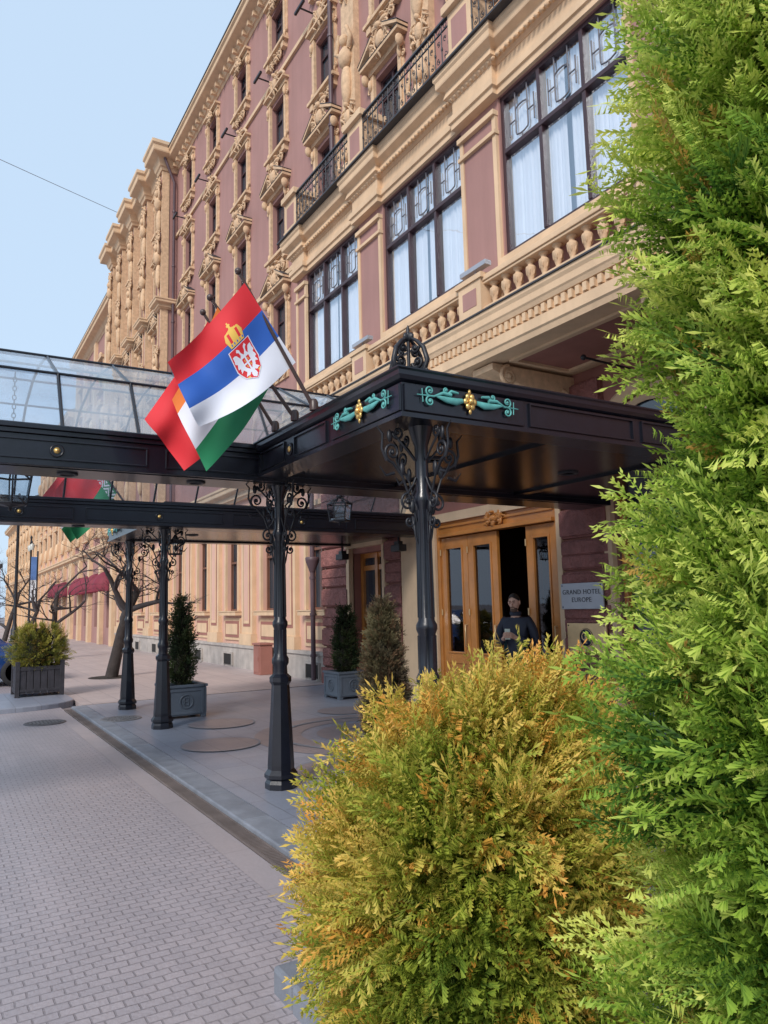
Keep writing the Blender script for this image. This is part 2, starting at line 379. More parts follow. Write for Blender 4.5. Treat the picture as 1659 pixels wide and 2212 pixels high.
# ---------------------------------------------------------------- ornament helpers
def cartouche(b,cx,cz,w,h,y,seed=0):
    r=random.Random(seed)
    b.blob((cx,y,cz),(w*.22,.09,h*.30),10,6)
    b.tube([(cx+w*.27*math.cos(a)*1.0,y-.03,cz+h*.38*math.sin(a)) for a in [2*PI*k/14 for k in range(14)]],.028*max(w,.6),6,close=True)
    for s in (-1,1):
        b.spiral(cx+s*w*.34,cz+h*.25,w*.13,PI/2,1.4,.022,y-.03,-s)
        b.spiral(cx+s*w*.38,cz-h*.25,w*.14,-PI/2,1.4,.024,y-.03,s)
        b.tube([(cx+s*w*.25,y-.02,cz-h*.1),(cx+s*w*.42,y-.05,cz+h*.05),(cx+s*w*.55,y-.02,cz-h*.12)],[.03,.045,.012],6)
        for k in range(5):
            a=r.random()*PI; x_=cx+s*(w*.2+r.random()*w*.3); z_=cz+(r.random()-.5)*h*.9; l_=.05+.06*r.random()
            b.tube([(x_-l_*math.cos(a),y,z_-l_*math.sin(a)),(x_,y-.06,z_),(x_+l_*math.cos(a),y,z_+l_*math.sin(a))],[.01,.03,.008],5)
    b.blob((cx,y-.04,cz+h*.46),(w*.11,.08,h*.12),8,5); b.tube([(cx,y-.02,cz-h*.35),(cx,y-.05,cz-h*.5),(cx,y,cz-h*.68)],[.05,.04,.01],6)
HW=.46
def win_frame(h):
    b=MB(); w_=HW; y0,y1=.12,.19
    b.box(-w_,w_,y0,y1,-h/2,-h/2+.07); b.box(-w_,w_,y0,y1,h/2-.07,h/2)
    b.box(-w_,-w_+.07,y0,y1,-h/2+.07,h/2-.07); b.box(w_-.07,w_,y0,y1,-h/2+.07,h/2-.07)
    b.box(-.03,.03,y0-.01,y1,-h/2+.07,h/2-.07); b.box(-w_+.07,w_-.07,y0,y1,h*.18,h*.18+.05); return b
def win_surround(kind,h):
    b=MB(); w_=HW
    for s in (-1,1):
        b.box(s*(w_+.003),s*(w_+.12),-.07,.02,-h/2-.02,h/2+.1); b.box(s*(w_+.12),s*(w_+.17),-.035,.02,-h/2-.02,h/2+.1)
        b.blob((s*(w_+.10),-.08,h/2-.1),(.055,.06,.13),8,5); b.blob((s*(w_+.10),-.07,-h/2+.12),(.05,.04,.10),8,5)
        b.spiral(s*(w_+.18),h/2-.18,.07,PI/2,1.2,.018,-.05,-s)
        b.spiral(s*(w_+.16),-h/2+.2,.06,-PI/2,1.2,.016,-.05,s)
        b.box(s*(w_-.02),s*(w_+.14),-.13,.0,-h/2-.28,-h/2-.12)
    b.box(-w_-.22,w_+.22,-.17,.02,-h/2-.10,-h/2-.022); b.box(-w_-.16,w_+.16,-.10,.02,-h/2-.14,-h/2-.102)
    b.box(-w_-.16,w_+.16,-.09,.02,h/2+.103,h/2+.22)
    z0=h/2+.22
    if kind=='A':
        b.box(-w_-.28,w_+.28,-.24,.02,z0+.002,z0+.07)
        b.m=1; b.box(-w_-.29,w_+.29,-.25,.0,z0+.072,z0+.082); b.m=0
        for s in (-1,1):
            b.zprism([(s*(w_+.30),z0+.085),(s*(w_+.30),z0+.15),(s*.22,z0+.48),(s*.22,z0+.40)],-.26,.0)
            b.m=1; b.zprism([(s*(w_+.31),z0+.152),(s*(w_+.31),z0+.165),(s*.22,z0+.495),(s*.22,z0+.482)],-.27,.0); b.m=0
            b.zprism([(s*(w_+.22),z0+.087),(s*.22,z0+.37),(s*.2,z0+.087)],-.08,.01)
            b.blob((s*(w_+.2),-.14,h/2+.05),(.06,.10,.13),8,5)
        cartouche(b,0,z0+.32,.72,.62,-.16,3)
        b.box(-w_-.08,w_+.08,-.04,.02,-h/2-.58,-h/2-.142)
        cartouche(b,0,-h/2-.36,.9,.3,-.05,9)
    elif kind=='B':
        b.box(-w_-.22,w_+.22,-.18,.02,z0+.002,z0+.06)
        b.tube([((w_+.18)*-math.cos(PI*k/12),-.12,z0+.07+.27*math.sin(PI*k/12)) for k in range(13)],.042,6)
        cartouche(b,0,z0+.2,.56,.52,-.1,5); cartouche(b,0,-h/2-.28,.8,.22,-.05,6)
    else:
        b.box(-w_-.2,w_+.2,-.18,.02,z0+.002,z0+.07); cartouche(b,0,z0-.08,.4,.4,-.12,8); cartouche(b,0,-h/2-.26,.7,.2,-.05,7)
    return b
# ---------------------------------------------------------------- hotel
hotel=thing('grand_hotel','long pink and cream ornate hotel facade with a projecting bay above the door','building',(-15,7.3,0))
YF=7.3
cols=[-25.2+2.75*k for k in range(10)]
rows=[(8.8,1.6,'A'),(11.65,1.6,'A'),(14.5,1.5,'B'),(17.35,1.35,'C')]
holes=[]; wins=[]
for xc in cols:
    for zc,h,k in rows:
        if zc<9 and -14<xc<-3.5: continue
        holes.append((xc-HW,xc+HW,zc-h/2,zc+h/2)); wins.append((xc,zc,h,k))
b=MB(); wall_holes(b,-26.9,1.2,5.0,18.6,YF,holes,.25); b.quad((1.2,YF,0),(1.2,YF+10,0),(1.2,YF+10,18.6),(1.2,YF,18.6)); b.build('upper_wall',PINK,hotel,recalc=False)
proto={}
def place_window(parent,xc,zc,y,h,k,fm=DFRAME,sm=None):
    key=(h,k)
    if key not in proto:
        fr=win_frame(h).build('window',fm,parent,loc=(xc,y,zc))
        pb=MB(); pb.quad((-HW,.16,-h/2),(HW,.16,-h/2),(HW,.16,h/2),(-HW,.16,h/2)); pb.build('pane',GLASSB,fr,loc=(xc,y,zc),recalc=False)
        sb=win_surround(k,h); sb.build('surround',[CREAM2,LEAD],fr,loc=(xc,y,zc))
        proto[key]=fr; return fr
    return copy_tree(proto[key],parent,(xc,y,zc))
for xc,zc,h,k in wins: place_window(hotel,xc,zc,YF,h,k)
def cornice(b,path,z0,z1,off,steps=6):
    h=z1-z0
    prof=[(-.1,z0),(.02,z0),(.06,z0+h*.12),(.10,z0+h*.15),(off*.35,z0+h*.42),(off*.42,z0+h*.45),(off*.85,z0+h*.55),(off*.88,z0+h*.60),(off*.88,z0+h*.78),(off,z0+h*.86),(off,z0+h),(-.1,z0+h)]
    b.sweep(path,prof)
b=MB(); cornice(b,[(-26.9,YF),(1.2,YF)],18.6,19.2,.48)
x=-26.7
while x<1: b.box(x,x+.10,YF-.24,YF-.02,18.66,18.80); x+=.42
b.build('roof_cornice',CREAM,hotel)
b=MB(); b.xprism([(6.80,19.202),(6.80,19.25),(7.6,19.32),(12,21.5),(12,19.202)],-26.9,1.2); b.build('roof',LEAD,hotel)
b=MB(); cornice(b,[(-26.9,YF),(-13.3,YF)],4.75,5.2,.3); b.build('string_course',CREAM,hotel)
b=MB(); b.box(-26.9,-14.9,YF-.07,YF,10.05,10.18); b.build('string_course',CREAM,hotel)
b=MB(); b.box(-26.9,1.2,YF-.07,YF,15.85,15.96); b.build('string_course',CREAM,hotel)
for xc in (-12.85,-10.1,-7.3):
    b=MB(); b.box(xc-.28,xc+.28,YF-.14,YF,9.3,18.5)
    for z in (10.6,13.3,16.4):
        b.blob((xc,YF-.22,z+.62),(.11,.12,.15),10,6); b.blob((xc,YF-.2,z+.22),(.2,.15,.26),10,6); b.blob((xc,YF-.18,z-.4),(.15,.12,.5),10,6)
        for s in (-1,1): b.tube([(xc+s*.18,YF-.2,z+.38),(xc+s*.33,YF-.25,z+.5),(xc+s*.16,YF-.25,z+.85)],[.06,.055,.045],7)
        cartouche(b,xc,z-1.15,.5,.6,YF-.15,int(z))
    b.build('sculpted_pilaster',CREAM2,hotel)
for xc in (-13.62,-26.7):
    b=MB(); b.tube([(xc,YF-.16,9.0 if xc>-20 else 5.2),(xc,YF-.16,18.0),(xc+.05,YF-.35,18.4),(xc+.05,YF-.55,18.9)],.055,8)
    for z in (10.2,12.4,14.6,16.8): b.lathe([(.07,0),(.07,.06)],(xc,YF-.16,z),10)
    b.build('drainpipe',PIPE,hotel)
for xc in cols[:5]:
    zc=16.15; b=MB(); b.box(xc-.85,xc-.35,YF-.40,YF-.34,zc,zc+.06); b.box(xc-.62,xc-.59,YF-.34,YF,zc+.01,zc+.04); b.build('floodlight',IRON,hotel)
YP=7.0
b=MB(); ph=[]; pw=[]
for xc in (-28.35,-30.75,-33.15,-35.4):
    for zc,h,k in rows: ph.append((xc-HW,xc+HW,zc-h/2,zc+h/2)); pw.append((xc,zc,h,k))
wall_holes(b,-36.6,-26.9,5,18.6,YP,ph,.25); b.quad((-26.9,YP,5),(-26.9,YF,5),(-26.9,YF,18.6),(-26.9,YP,18.6)); b.build('pavilion_wall',PINK,hotel,recalc=False)
for xc,zc,h,k in pw: place_window(hotel,xc,zc,YP,h,k)
path=[(-36.7,YF),(-36.7,YP-.3),(-36.1,YP-.3),(-36.1,YP-.05),(-34.6,YP-.05),(-34.6,YP-.35),(-34,YP-.35),(-34,YP-.05),(-32.2,YP-.05),(-32.2,YP-.35),(-31.6,YP-.35),(-31.6,YP-.05),(-29.8,YP-.05),(-29.8,YP-.35),(-29.2,YP-.35),(-29.2,YP-.05),(-27.4,YP-.05),(-27.4,YP-.3),(-26.85,YP-.3),(-26.85,YF)]
for z0,z1,of in ((18.5,19.4,.5),(12.95,13.3,.25),(4.9,5.4,.3)):
    b=MB(); cornice(b,path,z0,z1,of); b.build('pavilion_cornice',CREAM,hotel)
b=MB(); b.xprism([(6.5,19.402),(6.5,19.5),(9,19.9),(9,19.402)],-36.9,-26.6); b.build('pavilion_roof',LEAD,hotel)
for xc in (-27.12,-29.5,-31.9,-34.3,-36.4):
    b=MB(); b.m=1; b.box(xc-.22,xc+.22,YP-.24,YP-.003,5.4,18.5); b.m=0
    for s in (-1,1): b.box(xc+s*.25,xc+s*.15,YP-.28,YP-.006,5.41,18.49)
    for z in (7.2,10.3,14.8,17.0):
        b.blob((xc,YP-.40,z+.62),(.10,.12,.15),8,6); b.blob((xc,YP-.36,z+.2),(.18,.16,.28),8,6); b.blob((xc,YP-.32,z-.5),(.14,.12,.5),8,6)
        for s in (-1,1): b.tube([(xc+s*.16,YP-.36,z+.38),(xc+s*.30,YP-.4,z+.5),(xc+s*.15,YP-.4,z+.85)],[.055,.05,.04],6)
        cartouche(b,xc,z+1.05,.55,.4,YP-.34,int(z))
    b.build('sculpted_pilaster',[CREAM2,PINK],hotel)
# --- ground floor west wing
gh=[]; gx=[-15.15-2.8*k for k in range(8)]
for xc in gx: gh.append((xc-.5,xc+.5,1.62,3.9))
b=MB(); wall_holes(b,-36.6,-14.55,.68,4.85,7.4,gh,.22); b.build('ground_floor_wall',SALMON,hotel,recalc=False)
b=MB(); b.box(-36.6,-14.56,7.26,7.5,0,.62); b.box(-36.6,-14.56,7.22,7.5,.622,.70)
b.build('plinth',STONE,hotel)
for i,xc in enumerate(gx):
    b=MB(); b.box(xc-.5,xc-.44,7.5,7.56,1.62,3.9); b.box(xc+.44,xc+.5,7.5,7.56,1.62,3.9); b.box(xc-.44,xc+.44,7.5,7.56,1.62,1.68); b.box(xc-.44,xc+.44,7.5,7.56,3.0,3.06); b.box(xc-.03,xc+.03,7.5,7.56,1.68,3.0)
    f=b.build('window',WFRAME,hotel,org=(xc,7.4,2.6)); b=MB(); b.quad((xc-.46,7.58,1.64),(xc+.46,7.58,1.64),(xc+.46,7.58,3.88),(xc-.46,7.58,3.88)); b.build('pane',GLASSB,f,recalc=False)
    b=MB(); b.box(xc-.7,xc+.7,7.2,7.42,1.50,1.6); b.box(xc-.72,xc+.72,7.18,7.42,1.602,1.625)
    for s in (-1,1): b.box(xc+s*.502,xc+s*.6,7.33,7.42,1.63,4.0)
    b.box(xc-.62,xc+.62,7.31,7.42,4.002,4.12); b.build('sill',CREAM,f)
    b=MB(); b.box(xc-.66,xc+.66,7.36,7.41,.80,1.42); b.m=1; b.box(xc-.56,xc+.56,7.345,7.405,.88,1.34); b.m=0; b.box(xc-.48,xc+.48,7.335,7.404,.96,1.26); b.build('apron_panel',[CREAM,TERRAP],hotel)
    xp=xc-1.4
    b=MB(); b.box(xp-.46,xp+.46,7.22,7.42,.702,1.0); b.box(xp-.40,xp+.40,7.28,7.42,1.002,4.3); b.box(xp-.47,xp+.47,7.2,7.42,4.302,4.5)
    b.m=1; b.box(xp-.26,xp+.26,7.272,7.4,1.2,4.1); b.m=0
    b.box(xp-.2,xp+.2,7.262,7.4,1.28,4.0); b.m=2; b.box(xp-.14,xp+.14,7.258,7.4,1.36,3.92)
    b.build('pilaster',[CREAM,TERRAP,SALMON],hotel)
    b=MB(); b.box(xc-.32,xc+.32,7.225,7.27,.12,.42); v_=b.build('basement_vent',DARKIN,hotel)
    b=MB(); 
    b.box(xc-.38,xc+.38,7.21,7.27,.421,.47); b.box(xc-.38,xc-.321,7.21,7.27,.1,.42); b.box(xc+.321,xc+.38,7.21,7.27,.1,.42); b.build('vent_frame',STONE,v_)
# --- entrance ground floor
dh=[(-13.3,-12.0,0,2.75),(-10.3,-7.4,0,3.05),(-6.4,-5.1,0,3.4),(-3.6,-2.3,0,3.4)]
b=MB(); wall_holes(b,-14.55,1.2,0,4.95,YF,dh,.3); b.quad((-14.55,YF,0),(-14.55,7.6,0),(-14.55,7.6,4.9),(-14.55,YF,4.9)); b.build('entrance_wall',TERRAP,hotel,recalc=False)
for x0,x1 in ((-14.6,-13.36),(-11.94,-11.34),(-7.3,-6.46),(-5.04,-3.66)):
    b=MB(); z=.42; b.box(x0,x1,YF-.12,YF+.02,0,.40)
    while z<4.6:
        b.box(x0,x1,YF-.06,YF+.02,z,z+.39)
        if int(z/.42)%2==0: b.box(x0+.01,x1-.01,YF-.10,YF+.0,z+.03,z+.36)
        else: b.box(x0+.01,x1-.01,YF-.085,YF+.0,z+.02,z+.18); b.box(x0+.01,x1-.01,YF-.085,YF+.0,z+.20,z+.37)
        z+=.42
    b.build('rusticated_pier',TERRA,hotel,bevel=.012)
b=MB(); z=3.4
while z<4.6: b.box(-13.34,-11.96,YF-.07,YF+.02,z,z+.37); z+=.42
b.build('rusticated_lintel',TERRA,hotel,bevel=.012)
b=MB(); b.box(-11.3,-10.45,YF-.10,YF,0,3.9); b.box(-11.2,-10.55,YF-.13,YF,.3,3.7); b.box(-10.447,-10.3,YF-.05,YF+.02,0,3.05); b.box(-10.447,-7.3,YF-.06,YF+.02,3.052,3.2); b.box(-7.4,-7.31,YF-.05,YF+.02,0,3.05); b.build('door_surround',CREAM,hotel)
b=MB(); b.box(-13.42,-13.3,YF-.1,YF+.02,0,2.85); b.box(-12.0,-11.9,YF-.1,YF+.02,0,2.85); b.box(-13.42,-11.9,YF-.13,YF+.02,2.852,3.02); b.build('side_door_surround',CREAM,hotel)
for xc in (-5.75,-2.95):
    b=MB(); pts=[(xc+.64*math.cos(PI*k/16),3.45+.64*math.sin(PI*k/16)) for k in range(17)]; b.zprism(pts,YF-.02,YF-.008); f=b.build('arched_window',GLASSB,hotel)
    b=MB()
    b.tube([(xc+.86*math.cos(PI*k/16),YF-.06,3.45+.86*math.sin(PI*k/16)) for k in range(17)],.09,4,smooth=False)
    b.tube([(xc+.68*math.cos(PI*k/16),YF-.06,3.45+.68*math.sin(PI*k/16)) for k in range(17)],.05,4,smooth=False)
    for s in (-1,1): b.box(xc+s*.652,xc+s*.78,YF-.08,YF+.02,0,3.45)
    b.build('surround',CREAM,f)
    b=MB(); b.box(xc-.6,xc+.6,YF+.1,YF+.14,0,3.4); b.build('glazing',GLASSB,f)
    b=MB()
    for u in (-.6,-.03,.55): b.box(xc+u,xc+u+.06,YF+.03,YF+.1,0,3.4)
    for zz in (0.0,.7,2.4,3.34): b.box(xc-.54,xc+.54,YF+.04,YF+.09,zz,zz+.06)
    b.build('frame',WOODD,f)
b=MB(); b.quad((-11,10.5,0),(-6.8,10.5,0),(-6.8,10.5,3.3),(-11,10.5,3.3)); b.quad((-11,7.6,0),(-11,10.5,0),(-11,10.5,3.3),(-11,7.6,3.3)); b.quad((-6.8,7.6,0),(-6.8,10.5,0),(-6.8,10.5,3.3),(-6.8,7.6,3.3)); b.quad((-11,7.3,3.3),(-6.8,7.3,3.3),(-6.8,10.5,3.3),(-11,10.5,3.3)); b.quad((-11,7.6,.052),(-6.8,7.6,.052),(-6.8,10.5,.052),(-11,10.5,.052)); b.build('lobby',BROWNIN,hotel,recalc=False)
b=MB(); b.box(-13.3,-12.0,7.5,7.56,2.4,2.5); 
for x0 in (-13.3,-12.72,-12.1): b.box(x0,x0+.1,7.48,7.56,.05,2.75)
b.box(-13.2,-12.1,7.5,7.56,.05,.9); b.box(-13.2,-12.1,7.5,7.56,2.65,2.75); sd=b.build('side_door',WOODD,hotel); b=MB(); b.quad((-13.25,7.54,.9),(-12.05,7.54,.9),(-12.05,7.54,2.7),(-13.25,7.54,2.7)); b.build('pane',GLASSB,sd,recalc=False)
b=MB(); yd=7.36
for x0 in (-10.3,-7.47): b.box(x0,x0+.07,yd-.06,yd+.10,.05,3.05)
b.box(-10.23,-7.47,yd-.06,yd+.10,2.82,3.05); b.box(-10.23,-7.47,yd-.12,yd+.08,2.80,2.86); b.box(-10.23,-7.47,yd-.09,yd+.08,2.96,3.0)
dfm=b.build('door_frame',WOODD,hotel,bevel=.008)
b=MB(); cartouche(b,-8.72,2.98,.36,.20,yd-.08,2); b.build('carved_crest',WOODD,dfm)
def leaf(x0,x1,rot=0,hinge=0):
    w_=x1-x0; b=MB(); z0,z1=.06,2.79; s=.13
    b.box(0,s,-.03,.03,z0,z1); b.box(w_-s,w_,-.03,.03,z0,z1); b.box(s,w_-s,-.03,.03,z1-.16,z1); b.box(s,w_-s,-.03,.03,z0,z0+.16); b.box(s,w_-s,-.03,.03,.72,.88)
    b.box(s,w_-s,-.015,.015,z0+.16,.72); b.box(s+.06,w_-s-.06,-.028,.028,z0+.22,.66)
    for a in (s,w_-s-.03): b.box(a,a+.03,-.045,.045,.88,z1-.16)
    b.box(s+.031,w_-s-.031,-.045,.045,z1-.19,z1-.161); b.box(s+.031,w_-s-.031,-.045,.045,.881,.91)
    l=b.build('door',WOODD,hotel,loc=(x0,yd,0),bevel=.006); 
    g_=MB(); g_.box(s,w_-s,-.004,.004,.88,z1-.16); g=g_.build('pane',GLASSD,l,loc=(x0,yd,0))
    h_=MB(); xx=w_-.06; h_.tube([(xx,-.03,1.0),(xx,-.08,1.0),(xx,-.08,1.35),(xx,-.03,1.35)],.012,8); 
    for zz in (.4,1.5,2.5): h_.tube([(.01,-.045,zz),(.01,-.045,zz+.1)],.014,8)
    h_.build('handle',BRASS,l,loc=(x0,yd,0)); l.rotation_euler.z=rot; return l
leaf(-10.23,-9.5); leaf(-9.49,-8.76)
o=leaf(-8.10,-7.48); 
o=leaf(-8.11,-7.48,math.radians(80)); o.location.y+=.06
# --- bay
BX0,BX1,BY=-13.05,-4.2,6.0
bw=[-11.55,-8.62,-5.69]; WZ0,WZ1=6.06,8.24; WH=WZ1-WZ0; WW=1.06
b=MB(); wall_holes(b,BX0,BX1,4.95,8.3,BY,[(c_-WW,c_+WW,WZ0,WZ1) for c_ in bw],.6)
b.quad((BX0,YF,4.95),(BX0,BY,4.95),(BX0,BY,8.3),(BX0,YF,8.3)); b.quad((BX1,BY,4.95),(BX1,YF,4.95),(BX1,YF,8.3),(BX1,BY,8.3)); b.build('bay_wall',PINK,hotel,recalc=False)
b=MB(); b.quad((BX0+.1,BY+.61,5.5),(BX1-.1,BY+.61,5.5),(BX1-.1,BY+.61,8.3),(BX0+.1,BY+.61,8.3)); b.build('bay_backing',mat('painted sky reflection',(.45,.50,.60),.9),hotel,recalc=False)  # backing plane; bright blue sky reflection in the panes is put into its colour
def bigwin(xc):
    w_=WW; y=BY+.03; b=MB(); zb=WH-.82
    b.box(-w_,w_,0,.09,0,.06); b.box(-w_,w_,0,.09,WH-.06,WH); b.box(-w_,-w_+.06,0,.09,.06,WH-.06); b.box(w_-.06,w_,0,.09,.06,WH-.06)
    for u in (-.353,.353): b.box(u-.028,u+.028,-.01,.09,.06,WH-.06)
    b.box(-w_+.06,w_-.06,-.02,.089,zb,zb+.06)
    f=b.build('bay_window',DFRAME,hotel,loc=(xc,y,WZ0),bevel=.006)
    b=MB(); b.quad((-w_,.05,0),(w_,.05,0),(w_,.05,WH),(-w_,.05,WH)); b.build('pane',GLASSW,f,loc=(xc,y,WZ0),recalc=False)
    for u in (-.70,0,.70):
        b=MB(); zc=zb+.35; hx,hz=.11,.20
        pts=[(hx*(1 if abs(math.cos(a))>.5 else abs(math.cos(a))/.5)*(1 if math.cos(a)>0 else -1),hz*math.sin(a)) for a in [2*PI*(k+.5)/20 for k in range(20)]]
        b.tube([(u+a_,0.03,zc+b_) for a_,b_ in pts],.011,5,close=True)
        for s in (-1,1):
            b.tube([(u+s*.11,.03,zc+.1),(u+s*.11,.03,WH-.06)],.010,5); b.tube([(u+s*.11,0.03,zc+.03),(u+s*.225,0.03,zc+.03)],.010,5); b.tube([(u+s*.225,0.03,zc-.15),(u+s*.225,0.03,zc+.2)],.010,5)
        b.tube([(u,0.03,zb+.06),(u,0.03,zc-.19)],.010,5)
        b.build('transom_tracery',TRACW,f,loc=(xc,y,WZ0))
    for u,wd in ((-.70,.34),(0,.34),(.70,.34)):
        b=MB()
        for s in (-1,1):
            n=18; vs=[];x0=u+s*wd; x1=u+s*(.0 if u else .04)
            for k in range(n+1):
                xx=x0+(x1-x0)*k/n; yy=.11+.018*math.sin(k*1.9)+.01*math.sin(k*.7+u); vs+=[(xx,yy,.02),(xx,yy+.01,WH-.05)]
            fs=[(2*k,2*k+2,2*k+3,2*k+1) for k in range(n)]; b.add(vs,fs,True)
        b.build('curtain',CURT,f,loc=(xc,y,WZ0),recalc=False)
for c_ in bw: bigwin(c_)
for xc in (-12.79,-10.085,-7.155,-4.44):
    b=MB(); hw=.23 if xc in (-12.79,-4.44) else .38
    b.box(xc-hw,xc-hw+.07,BY-.05,BY,5.5,8.0); b.box(xc+hw-.07,xc+hw,BY-.05,BY,5.5,8.0); b.box(xc-hw-.01,xc+hw+.01,BY-.09,BY,8.002,8.07); b.box(xc-hw-.015,xc+hw+.015,BY-.08,BY,7.74,7.79)
    b.m=1; b.box(xc-hw+.07,xc+hw-.07,BY-.03,BY,5.5,7.999); b.build('bay_pilaster',[CREAM,PINK],hotel)
path=[(BX0-.02,YF),(BX0-.02,BY-.02)]
for xc in (-12.79,-10.085,-7.155,-4.44):
    hw=.27 if xc in (-12.79,-4.44) else .42
    path+=[(max(xc-hw,BX0-.02),BY-.02),(max(xc-hw,BX0-.02),BY-.10),(min(xc+hw,BX1+.02),BY-.10),(min(xc+hw,BX1+.02),BY-.02)]
path+=[(BX1+.02,BY-.02),(BX1+.02,YF)]
pp=[path[0]]
for q in path[1:]:
    if (Vector(q)-Vector(pp[-1])).length>.02: pp.append(q)
b=MB(); b.sweep(pp,[(-.1,8.245),(.03,8.245),(.03,8.33),(.06,8.34),(.06,8.43),(-.1,8.43)]); b.sweep(pp,[(-.1,8.432),(.01,8.432),(.01,8.66),(-.1,8.66)]); b.build('bay_architrave',CREAM,hotel)
b=MB(); cornice(b,pp,8.66,9.08,.20); b.build('bay_cornice',CREAM,hotel)
b=MB(); x=BX0
while x<BX1: b.blob((x,BY-.13,8.69),(.035,.04,.03),6,4); x+=.09
b.build('cornice_beading',CREAM2,hotel)
b=MB(); b.box(BX0-.26,BX1+.26,BY-.34,YF,9.082,9.11); b.build('bay_flashing',LEAD,hotel)
b=MB(); b.box(BX0,BX1,BY-.0,YF,8.3,9.05); b.build('bay_roof',PINK,hotel)
for c_ in bw:
    b=MB(); b.box(c_-1.10,c_+1.10,BY-.07,BY-.001,WZ0-.12,WZ0-.04); b.build('window_sill',CREAM,hotel)
PX=(-12.75,-10.085,-7.155,-4.45); RY_=BY-.18
for xc in PX:
    b=MB(); b.box(xc-.25,xc+.25,RY_-.10,RY_+.3,9.112,9.80); b.m=1; b.box(xc-.17,xc+.17,RY_-.105,RY_,9.22,9.68); b.m=0; b.box(xc-.31,xc+.31,RY_-.17,RY_+.36,9.802,9.92); b.box(xc-.28,xc+.28,RY_-.13,RY_+.33,9.113,9.2)
    b.build('balcony_pier',[CREAM,PINK],hotel,bevel=.008)
for a,c_ in zip(PX[:-1],PX[1:]):
    x0,x1=a+.26,c_-.26; y=RY_-.08; b=MB(); b.box(x0,x1,y-.015,y+.015,9.15,9.175); b.box(x0,x1,y-.025,y+.025,9.80,9.83); b.box(x0,x1,y-.01,y+.01,9.67,9.685)
    n=15
    for k in range(n+1):
        x=x0+(x1-x0)*k/n; b.tube([(x,y,9.16),(x,y,9.82)],.009,5); b.blob((x,y,9.42),(.017,.017,.04),6,4)
        if k<n: 
            xm=x+(x1-x0)/n/2; b.tube([(xm+.035*math.cos(t_),y,9.74+.035*math.sin(t_)) for t_ in [2*PI*j/8 for j in range(8)]],.006,4,close=True); b.spiral(xm,9.28,.05,PI/2,1.2,.007,y,1 if k%2 else -1,n=4); b.spiral(xm,9.55,.045,-PI/2,1.2,.007,y,1 if k%2 else -1,n=4)
    b.build('iron_railing',RAIL,hotel)
QX0,QX1,QY=-13.25,-4.0,5.76
path=[(QX0,YF),(QX0,QY),(QX1,QY),(QX1,YF)]
b=MB(); b.sweep(path,[(-.3,4.72),(0,4.72),(.02,4.78),(.04,4.80),(.04,4.92),(-.3,4.92)]); b.sweep(path,[(-.3,4.922),(.01,4.922),(.01,5.05),(-.3,5.05)]); b.sweep(path,[(-.3,5.052),(.05,5.052),(.07,5.10),(.085,5.12),(.085,5.20),(.105,5.24),(.105,5.28),(-.3,5.28)])
x=QX0+.03
while x<QX1: b.box(x,x+.055,QY-.055,QY+.05,4.94,5.035); x+=.105
bc=b.build('balcony_cornice',CREAM,hotel)
b=MB(); b.sweep(path,[(-.1,5.282),(.125,5.282),(.125,5.302),(-.1,5.318)]); b.build('balcony_flashing',LEAD,hotel)
b=MB(); b.box(QX0+.1,QX1-.1,QY+.1,YF,4.74,4.9); b.m=1
for a,c_ in ((-13.1,-10.5),(-9.7,-7.55),(-6.75,-4.2)): b.box(a,c_,QY+.35,YF-.3,4.722,4.738); 
b.m=0
for a,c_ in ((-13.1,-10.5),(-9.7,-7.55),(-6.75,-4.2)):
    for q in ((a-.06,c_+.06,QY+.27,QY+.348),(a-.06,c_+.06,YF-.298,YF-.22)): b.box(q[0],q[1],q[2],q[3],4.69,4.741)
    b.box(a-.06,a-.002,QY+.35,YF-.3,4.69,4.741); b.box(c_+.002,c_+.06,QY+.35,YF-.3,4.69,4.741)
b.build('balcony_soffit',[CREAM,TERRAP],hotel)
QR=5.85
b=MB(); b.box(QX0+.1,QX1-.1,QR-.10,QR+.12,5.322,5.40); b.box(QX0+.1,QX1-.1,QR-.11,QR+.11,5.74,5.81); b.box(QX0+.1,QX1-.1,QR-.09,QR+.09,5.705,5.739)
bal=b.build('balustrade',CREAM,hotel,bevel=.008)
PD=(-13.0,-10.085,-7.155,-4.25)
for xc in PD: 
    b=MB(); b.box(xc-.23,xc+.23,QR-.135,QR+.135,5.324,5.78); b.box(xc-.27,xc+.27,QR-.16,QR+.15,5.782,5.85)
    b.m=1; b.box(xc-.14,xc+.14,QR-.14,QR,5.45,5.68); b.build('pedestal',[CREAM,PINK],bal)
bp=None
for a,c_ in zip(PD[:-1],PD[1:]):
    n=11
    for k in range(n):
        x=a+.23+(c_-a-.46)*(k+.5)/n
        if bp is None:
            b=MB(); b.lathe([(.06,0),(.06,.022),(.035,.035),(.03,.055),(.04,.09),(.058,.155),(.066,.20),(.062,.22),(.04,.235),(.032,.26),(.05,.28),(.062,.285),(.062,.307)],n=10)
            for q in range(6): t_=2*PI*q/6; b.blob((.05*math.cos(t_),.05*math.sin(t_),.16),(.014,.014,.05),5,4)
            bp=b.build('baluster',CREAM2,bal,loc=(x,QR,5.40))
        else: copy_tree(bp,bal,(x,QR,5.40))
